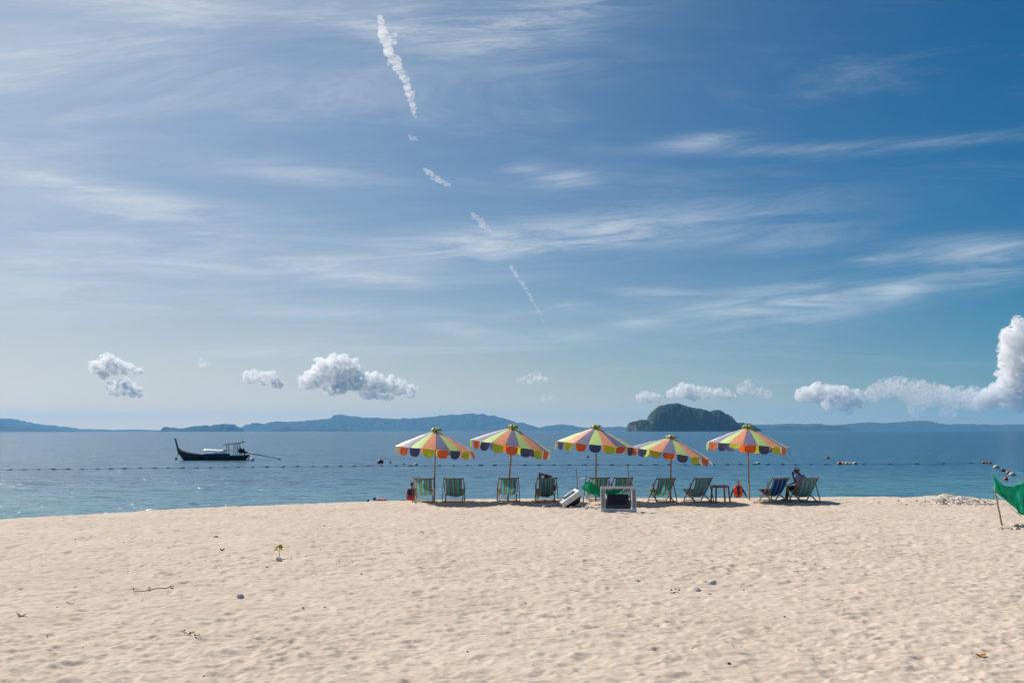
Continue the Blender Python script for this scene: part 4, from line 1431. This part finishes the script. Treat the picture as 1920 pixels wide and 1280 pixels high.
# ------------------------------------------------------------------ longtail boat
def longtail():
    s0 = G(400, 862.3, WATER_Z)
    root = empty('longtail_boat', s0, R(3))
    tag(root, 'dark wooden longtail boat with raised prow moored on the left', 'boat')
    HULL = principled('tarred_hull', (.060, .040, .032), .6, var=.5, vscale=2)
    PLK = principled('brown_planks', (.32, .17, .11), .65, var=.35, vscale=3)
    LIGHT = principled('pale_gunwale', (.55, .40, .30), .6, var=.25, vscale=3)
    BLUE = principled('blue_tarp', (.015, .045, .17), .6, var=.3, vscale=2)
    WHT = principled('white_awning', (.72, .71, .68), .6, var=.12, vscale=2)
    ENG = principled('engine_iron', (.020, .020, .020), .5, var=.4, vscale=6)
    DRK = principled('dark_roof', (.045, .040, .040), .7, var=.4, vscale=3)
    st = [(-4.92, .05, 1.78, 1.35), (-4.62, .20, 1.50, .75), (-4.25, .36, 1.28, .12), (-3.7, .54, 1.08, -.15), (-3, .70, .93, -.28), (-1.5, .86, .75, -.33), (0, .92, .64, -.35), (1.5, .90, .60, -.35), (3, .82, .60, -.30), (4.1, .70, .64, -.24), (4.85, .60, .70, -.12)]
    xs = np.array([s[0] for s in st])
    X = np.linspace(-4.92, 4.85, 44)
    bm_, sh, ke = (np.interp(X, xs, [s[i] for s in st]) for i in (1, 2, 3))
    def sec(i, n=9, inset=0.0):
        r = []
        for k in range(-n, n + 1):
            t = abs(k) / n
            y = (bm_[i] - inset) * (1 - (1 - t) ** 2.2) * (1 if k >= 0 else -1)
            z = ke[i] + (sh[i] - ke[i]) * t ** 1.9 + inset
            r.append(Vector((X[i], y, z)))
        return r
    mb = MB()
    mb.grid([sec(i) for i in range(len(X))])
    n = len(sec(0))
    last = sec(len(X) - 1)
    mb.add(last + [Vector((4.86, 0, .70))], [(k, k + 1, n) for k in range(n - 1)])
    mb.build('hull', HULL, root, solid=.04)
    for q in (-1, 1):
        mb = MB()
        pts = [Vector((X[i], q * (bm_[i] + .01), sh[i] + .02)) for i in range(len(X))]
        for a, b in zip(pts, pts[1:]):
            mb.bar(a, b + (b - a) * .02, .09, .075)
        mb.build('gunwale', LIGHT, root)
        mb = MB()                                     # wash strake: the upper brown planks near the bow
        rows = []
        for f in (.0, 1.0):
            rows.append([Vector((X[i], q * (bm_[i] * (1.0 - .02 * f) + .025 - .10 * f * (bm_[i] > .3)), sh[i] - .02 - .26 * f * min(1, max(0.12, 1 - (X[i] + 4.9) / 4.6)))) for i in range(0, 24)])
        mb.grid(rows)
        mb.build('strake', PLK, root, solid=.03)
    for k, x in enumerate(np.linspace(-4.1, 3.9, 9)):
        i = int(np.argmin(abs(X - x)))
        b = MB(); b.box((x, 0, sh[i] - .10), (.16, bm_[i] * 1.86, .045)); b.build('thwart', PLK, root)
    b = MB()
    b.tube([(-4.70, 0, .75), (-4.92, 0, 1.55), (-5.05, 0, 2.05), (-5.22, 0, 2.62), (-5.33, 0, 3.02)], [.13, .13, .11, .12, .15], 8)
    pr = b.build('prow_post', PLK, root)
    b = MB()
    b.tube([(-5.02, 0, 1.92), (-5.05, 0, 2.08)], .15, 8); b.tube([(-5.0, -.14, 1.95), (-4.96, -.20, 1.5), (-4.90, -.20, 1.22)], [.05, .045, .02], 6)
    b.build('garland', principled('faded_garland', (.18, .05, .05), .8), pr)
    # low white awning amidships on thin posts
    rows = []
    for x in np.linspace(-1.25, 1.55, 12):
        rows.append([Vector((x, y, 1.55 - .30 * (y / .85) ** 2 - .045 * (x + 1.2) + .015 * math.sin(7 * x))) for y in np.linspace(-.85, .85, 9)])
    mb = MB(); mb.grid(rows); mb.build('awning', WHT, root, solid=.03)
    for x in (-1.1, .2, 1.4):
        for q in (-1, 1):
            b = MB(); b.tube([(x, q * .82, .6), (x, q * .80, 1.30)], .022, 6); b.build('awning_post', LIGHT, root)
    rows = [[Vector((x, q, z)) for x in np.linspace(-1.25, 2.5, 14)] for q, z in ((-.97, .62), (-.96, .86), (-.88, .92))]
    mb = MB(); mb.grid(rows); mb.build('tarpaulin', BLUE, root, solid=.02)
    b = MB(); b.box((1.1, -.80, .99), (1.6, .10, .10)); b.build('side_board', WHT, root)
    b = MB(); b.box((2.15, -.89, .70), (.6, .10, .07)); b.build('side_board', principled('pink_board', (.45, .22, .20), .6), root)
    # raised dark roof aft
    rows = [[Vector((x, y, 2.13 + .125 * (x - 1.45) + .05 * (1 - (y / .7) ** 2))) for y in np.linspace(-.7, .7, 7)] for x in np.linspace(1.45, 4.15, 8)]
    mb = MB(); mb.grid(rows); mb.build('roof', DRK, root, solid=.07)
    for x, zt in ((1.95, 2.16), (2.95, 2.28), (3.45, 2.34)):
        for q in (-1, 1):
            b = MB(); b.tube([(x, q * .62, .55), (x, q * .62, zt)], .045, 6); b.build('roof_post', DRK, root)
    b = MB(); b.tube([(.55, -.3, 1.52), (1.6, -.45, 2.16)], .012, 5); b.build('stay_rope', DARKROPE, root)
    b = MB(); b.tube([(3.95, 0, 2.45), (3.95, 0, 2.98)], .018, 6); b.tube([(3.75, 0, 2.92), (4.15, 0, 2.94)], .014, 6); b.build('antenna', DRK, root)
    b = MB()
    b.grid([[Vector((1.55 + .30 * u * 4, -.55 + v * .9, 1.40 - .10 * u)) for u in (0, .3, .7, 1)] for v in (0, .5, 1)])
    b.build('awning_flap', principled('maroon_cloth', (.10, .03, .03), .8), root, solid=.03)
    # engine and long propeller shaft
    e = MB()
    e.box((3.95, 0, 1.20), (.70, .46, .46))
    eng = e.build('engine', ENG, root, bevel=.04)
    for nm, c, sz in (('cylinder_head', (3.78, .0, 1.53), (.26, .32, .22)), ('air_filter', (4.12, .12, 1.52), (.24, .24, .20)), ('radiator', (3.50, 0, 1.28), (.12, .46, .50)), ('gearbox', (4.45, 0, 1.06), (.40, .28, .28))):
        b = MB(); b.box(c, sz); b.build(nm, ENG, eng, bevel=.03)
    b = MB(); b.tube([(3.75, -.15, 1.6), (3.72, -.15, 1.85), (3.60, -.15, 1.95)], .035, 6); b.build('exhaust', ENG, eng)
    b = MB(); b.tube([(3.6, .1, 1.3), (3.35, .2, 1.6), (3.32, .2, 1.85)], .025, 6); b.build('steering_handle', ENG, eng)
    b = MB(); b.bar((3.85, -.32, .60), (3.85, -.10, 1.0), .07, .07); b.bar((3.85, .32, .60), (3.85, .10, 1.0), .07, .07); b.bar((4.35, -.3, .62), (4.2, -.10, 1.0), .07, .07); b.bar((4.35, .3, .62), (4.2, .10, 1.0), .07, .07); b.build('engine_mount', ENG, root)
    b = MB()
    b.tube([(4.6, 0, 1.06), (6.6, 0, .62), (7.2, 0, .52), (9.25, 0, .13)], [.075, .065, .042, .038], 8)
    shf = b.build('propeller_shaft', ENG, root)
    for k in range(3):
        a = 2 * math.pi * k / 3 + .4
        b = MB()
        b.grid([[Vector((9.27 + .05 * v, math.cos(a + w_) * r, .13 + math.sin(a + w_) * r)) for r in (.03, .10, .17, .21)] for w_, v in ((-.35, -1), (0, 0), (.35, 1))])
        b.build('propeller_blade', ENG, shf, solid=.02)
    b = MB(); b.bar((8.9, 0, .18), (9.35, 0, -.05), .03, .06); b.build('skeg', ENG, shf)
    return root
longtail()
b_ = MB()
jug = [(.02, -.12), (.15, -.10), (.16, .12), (.12, .22), (.05, .27), (.05, .33), (.02, .34)]
b_.grid([[(a * math.cos(t), a * math.sin(t), z) for t in np.linspace(0, 2 * math.pi, 14, endpoint=False)] for a, z in jug], True, True)
JUG = b_.mesh('white_jug', principled('white_jug', (.74, .73, .69), .4))
for x, lab in ((466.5, 'white plastic jug floating against the stern of the longtail boat'), (473, 'white plastic jug floating under the propeller shaft, nearer to the stern'), (476.5, 'white plastic jug floating under the propeller shaft, farther from the stern')):
    g = G(x, 863.2, WATER_Z)
    o = link('white_jug', JUG, None, (g.x, g.y - .5, WATER_Z + .04))
    o.rotation_euler = (.3, .4 * (x - 470) / 8, x)
    o.scale = (1.2, 1.2, 1.2)
    tag(o, lab, 'jug')
mr = MB()
a, b = G(330, 861.2, WATER_Z), G(400, 862.3, WATER_Z)
tip = b + Matrix.Rotation(R(3), 3, 'Z') @ Vector((-4.85, 0, 1.25))
mr.tube([Vector((0, 0, .15)), (tip - a) * .5 + Vector((0, 0, -.25)), tip - a], .022, 6)
tag(mr.build('mooring_rope', DARKROPE, loc=a), 'thin mooring rope from the boat bow to its buoy', 'rope')
# ------------------------------------------------------------------ heaped clouds and condensation trails
def vol_mat(name, dens, lo=.40, hi=.60, scale=.11, g=0.4, step=.2, stretch=(1, 1, 1.25)):
    """vapour: ragged, uneven density inside the billowing body"""
    m = bpy.data.materials.new(name)
    m.use_nodes = True
    T = NT(m.node_tree)
    tc = T.node('ShaderNodeTexCoord').outputs['Object']
    nz = T.noise(T.v('MULTIPLY', tc, stretch), scale, 6, .70, .5)
    v = T.node('ShaderNodeVolumeScatter')
    T.put(v.inputs['Color'], (1, 1, 1))
    T.put(v.inputs['Density'], T.ss(nz, lo, hi, 0, dens))
    v.inputs['Anisotropy'].default_value = g
    o = T.node('ShaderNodeOutputMaterial')
    T.t.links.new(v.outputs[0], o.inputs['Volume'])
    m.cycles.volume_step_rate = step
    return m
CLOUD_D = 34000.0
U = CLOUD_D / FPX                      # metres for one photo pixel at that distance
CLOUD = vol_mat('cloud_vapour', .020, .44, .64, .13, g=.3, step=.09)
THIN = vol_mat('thin_cloud_vapour', .0095, .46, .68, .13, step=.12)
TRAIL = vol_mat('trail_vapour', .0062, .36, .72, .14, stretch=(.55, 1, 1.5))
TRAIL2 = vol_mat('faint_trail_vapour', .0045, .36, .72, .14, stretch=(.55, 1, 1.5))
_tex = {}
def clouds_tex(scale, depth):
    k = (scale, depth)
    if k not in _tex:
        if depth == 0:                 # rounded cells: cauliflower heads
            t = bpy.data.textures.new('billow', 'VORONOI')
            t.noise_scale = scale
            t.distance_metric = 'DISTANCE_SQUARED'
            t.noise_intensity = 1.0
        else:
            t = bpy.data.textures.new('billow', 'CLOUDS')
            t.noise_scale = scale
            t.noise_depth = depth
            t.cloud_type = 'GRAYSCALE'
        _tex[k] = t
    return _tex[k]
def blob_object(name, blobs, mat, origin, unit, label, cat, vox, disp, seed):
    """blobs: (x, y, z, r) in photo pixels round the origin; joined into one billowing body"""
    mb = MB()
    for x, y, z, r in blobs:
        mb.ball((x, y, z), r, *((12, 8) if r > 5 else (7, 5)))
    o = mb.build(name, mat, loc=origin)
    o.scale = (unit,) * 3
    r_ = o.modifiers.new('body', 'REMESH')
    r_.mode = 'VOXEL'
    r_.voxel_size = vox
    for sc, dp, st in disp:
        d = o.modifiers.new('billow', 'DISPLACE')
        d.texture = clouds_tex(sc, dp)
        d.texture_coords = 'LOCAL'
        d.strength = st
        d.mid_level = .5
    r_ = o.modifiers.new('closed_body', 'REMESH')
    r_.mode = 'VOXEL'
    r_.voxel_size = vox
    return tag(o, label, cat)
def cumulus(seeds, label, mat=CLOUD, D=CLOUD_D, seed=1, n1=9, n2=6, vox=.8, disp=1.0):
    """seeds: (px, py, r px) of the big heaps; smaller heaps grow on their tops and sides"""
    rng = random.Random(seed)
    unit = D / FPX
    cx0 = sum(s[0] for s in seeds) / len(seeds)
    cy0 = sum(s[1] for s in seeds) / len(seeds)
    org = P(cx0, cy0, D)
    blobs = []
    more = []
    for a, b in zip(seeds, seeds[1:]):
        if math.hypot(a[0] - b[0], a[1] - b[1]) < 1.7 * (a[2] + b[2]):
            more.append(((a[0] + b[0]) / 2 + rng.uniform(-3, 3), (a[1] + b[1]) / 2 + rng.uniform(-3, 3), (a[2] + b[2]) * rng.uniform(.3, .5)))
    seeds = list(seeds) + more
    for px, py, r in seeds:
        x, z = px - cx0, cy0 - py
        y = rng.uniform(-.5, .5) * r
        blobs.append((x, y, z, r))
        for _ in range(n1):
            th, ph = rng.uniform(0, 2 * math.pi), rng.uniform(-.35, 1.35)
            d = Vector((math.cos(th) * math.cos(ph), math.sin(th) * math.cos(ph) * .9, math.sin(ph)))
            r1 = r * rng.uniform(.30, .55)
            c = Vector((x, y, z)) + d * r * rng.uniform(.75, 1.05)
            blobs.append((*c, r1))
            for _ in range(n2):
                d2 = Vector((rng.gauss(0, 1), rng.gauss(0, 1), rng.gauss(.35, .9))).normalized()
                r2 = r1 * rng.uniform(.30, .55)
                c2 = c + d2 * r1 * rng.uniform(.8, 1.1)
                if c2.z - r2 < z - r * .75:
                    continue
                blobs.append((*c2, r2))
                for _ in range(2):
                    d3 = Vector((rng.gauss(0, 1), rng.gauss(0, 1), rng.gauss(.2, 1))).normalized()
                    blobs.append((*(c2 + d3 * r2 * 1.0), max(.8, r2 * rng.uniform(.35, .6))))
    return blob_object('cloud', blobs, mat, org, unit, label, 'cloud', vox, [(9.0, 2, 7.5 * disp), (6.0, 0, -5.2 * disp), (2.8, 0, -2.2 * disp)], seed)

cumulus([(186, 692, 12), (204, 686, 15), (222, 690, 13), (242, 693, 10), (260, 696, 6), (200, 700, 10)], 'upper white heaped cloud of the pair at the far left', seed=2)
cumulus([(212, 730, 10), (228, 727, 14), (246, 732, 12), (260, 736, 8)], 'lower flat based cloud of the pair at the far left', seed=3)
cumulus([(470, 708, 11), (490, 709, 8), (510, 708, 9), (522, 722, 8), (500, 716, 6)], 'small ragged cloud between the longtail boat and the large heaped cloud', seed=4)
cumulus([(572, 718, 12), (598, 710, 17), (618, 692, 19), (640, 688, 18), (656, 694, 15), (640, 715, 22), (672, 715, 20), (700, 722, 17), (726, 724, 15), (748, 728, 12), (768, 735, 10), (625, 728, 14), (690, 735, 14), (726, 742, 9)], 'largest white heaped cloud above the long mountain ridge', seed=5)
cumulus([(378, 681, 6), (388, 683, 3.5)], 'tiny white cloud puff above the longtail boat', THIN, seed=6, vox=.6, disp=.6)
cumulus([(990, 714, 7), (1008, 709, 8), (1022, 712, 5), (974, 714, 4)], 'faint cloud puff above the second parasol', THIN, seed=7, vox=.7, disp=.8)
cumulus([(1018, 747, 4), (1030, 746, 4)], 'tiny low cloud puff right above the ridge end', THIN, seed=8, vox=.6, disp=.6)
cumulus([(1206, 745, 8), (1224, 747, 8), (1236, 750, 5)], 'small cloud touching the left shoulder of the rocky island', seed=9)
cumulus([(1262, 740, 9), (1284, 734, 12), (1304, 738, 10), (1326, 740, 9), (1350, 741, 8), (1372, 743, 6)], 'long cloud right above the rocky island summit', seed=10)
cumulus([(1390, 729, 9), (1402, 724, 8), (1420, 737, 8), (1440, 741, 8)], 'ragged cloud just right of the one above the rocky island', THIN, seed=11)
cumulus([(1505, 742, 12), (1530, 738, 16), (1556, 744, 15), (1580, 746, 18), (1604, 750, 14), (1560, 757, 14), (1590, 762, 12)], 'grey heaped cloud low over the right hills', seed=12, disp=1.1)
cumulus([(1640, 738, 14), (1662, 730, 14), (1686, 727, 15), (1706, 736, 18), (1735, 745, 20), (1765, 745, 20), (1795, 748, 20), (1830, 752, 18), (1860, 748, 16), (1720, 765, 16), (1780, 770, 14)], 'broad pale cloud bank low over the hills at the right', THIN, seed=13, disp=1.2)
cumulus([(1912, 640, 20), (1918, 612, 13), (1909, 601, 7), (1930, 625, 16), (1905, 665, 20), (1885, 672, 11), (1900, 700, 22), (1930, 690, 30), (1880, 735, 20), (1910, 745, 26), (1950, 740, 34), (1855, 752, 15), (1940, 660, 26), (1838, 758, 12)], 'towering white cloud at the right edge of the sky', seed=14, disp=1.2)

def contrail(pts, D, label, mat, seed, vox=.7):
    """broken tube of vapour; pts (px, py, radius px)"""
    rng = random.Random(seed)
    unit = D / FPX
    cx0, cy0 = pts[len(pts) // 2][0], pts[len(pts) // 2][1]
    blobs = []
    for (x0, y0, r0), (x1, y1, r1) in zip(pts, pts[1:]):
        n = max(2, int(math.hypot(x1 - x0, y1 - y0) / (min(r0, r1) * .75)))
        for k in range(n):
            t = (k + rng.random() * .5) / n
            r = (r0 + (r1 - r0) * t)
            blobs.append((x0 + (x1 - x0) * t - cx0 + rng.gauss(0, r * .22), rng.gauss(0, r * .3), cy0 - (y0 + (y1 - y0) * t) + rng.gauss(0, r * .2), r * rng.uniform(.7, 1.05)))
            blobs.append((x0 + (x1 - x0) * t - cx0 + rng.gauss(0, r * .55), rng.gauss(0, r * .4), cy0 - (y0 + (y1 - y0) * t) + rng.gauss(0, r * .3), r * rng.uniform(.3, .55)))
    return blob_object('contrail', blobs, mat, P(cx0, cy0, D), unit, label, 'contrail', vox, [(5.0, 2, 4.5), (1.6, 2, 1.8)], seed)
TD = 26000.0
contrail([(709, 28, 8), (716, 50, 11), (728, 85, 13), (740, 118, 11), (756, 145, 9), (765, 165, 9), (773, 190, 7.5), (778, 215, 6), (780, 226, 4)], TD, 'longest broken contrail at the top of the sky', TRAIL, 1)
contrail([(766, 256, 4), (775, 260, 5), (784, 262, 2.5)], TD, 'faint tuft below the longest contrail', TRAIL2, 2, .9)
contrail([(793, 315, 3), (806, 325, 6), (822, 336, 6), (838, 346, 5), (846, 349, 2.5)], TD, 'short slanted contrail piece below the long one', TRAIL, 3)
contrail([(884, 398, 3.5), (893, 408, 6.5), (905, 420, 7.5), (916, 431, 6), (921, 435, 3)], TD, 'pale short contrail piece in the middle of the sky', TRAIL2, 4)
contrail([(958, 500, 4.5), (966, 514, 5.5), (978, 530, 4.5), (988, 546, 4.5), (998, 562, 4), (1008, 580, 3.5), (1015, 595, 2.5), (1020, 606, 1.8), (1023, 614, 1.2)], TD, 'thin tapering contrail lowest in the sky', TRAIL, 5, .8)
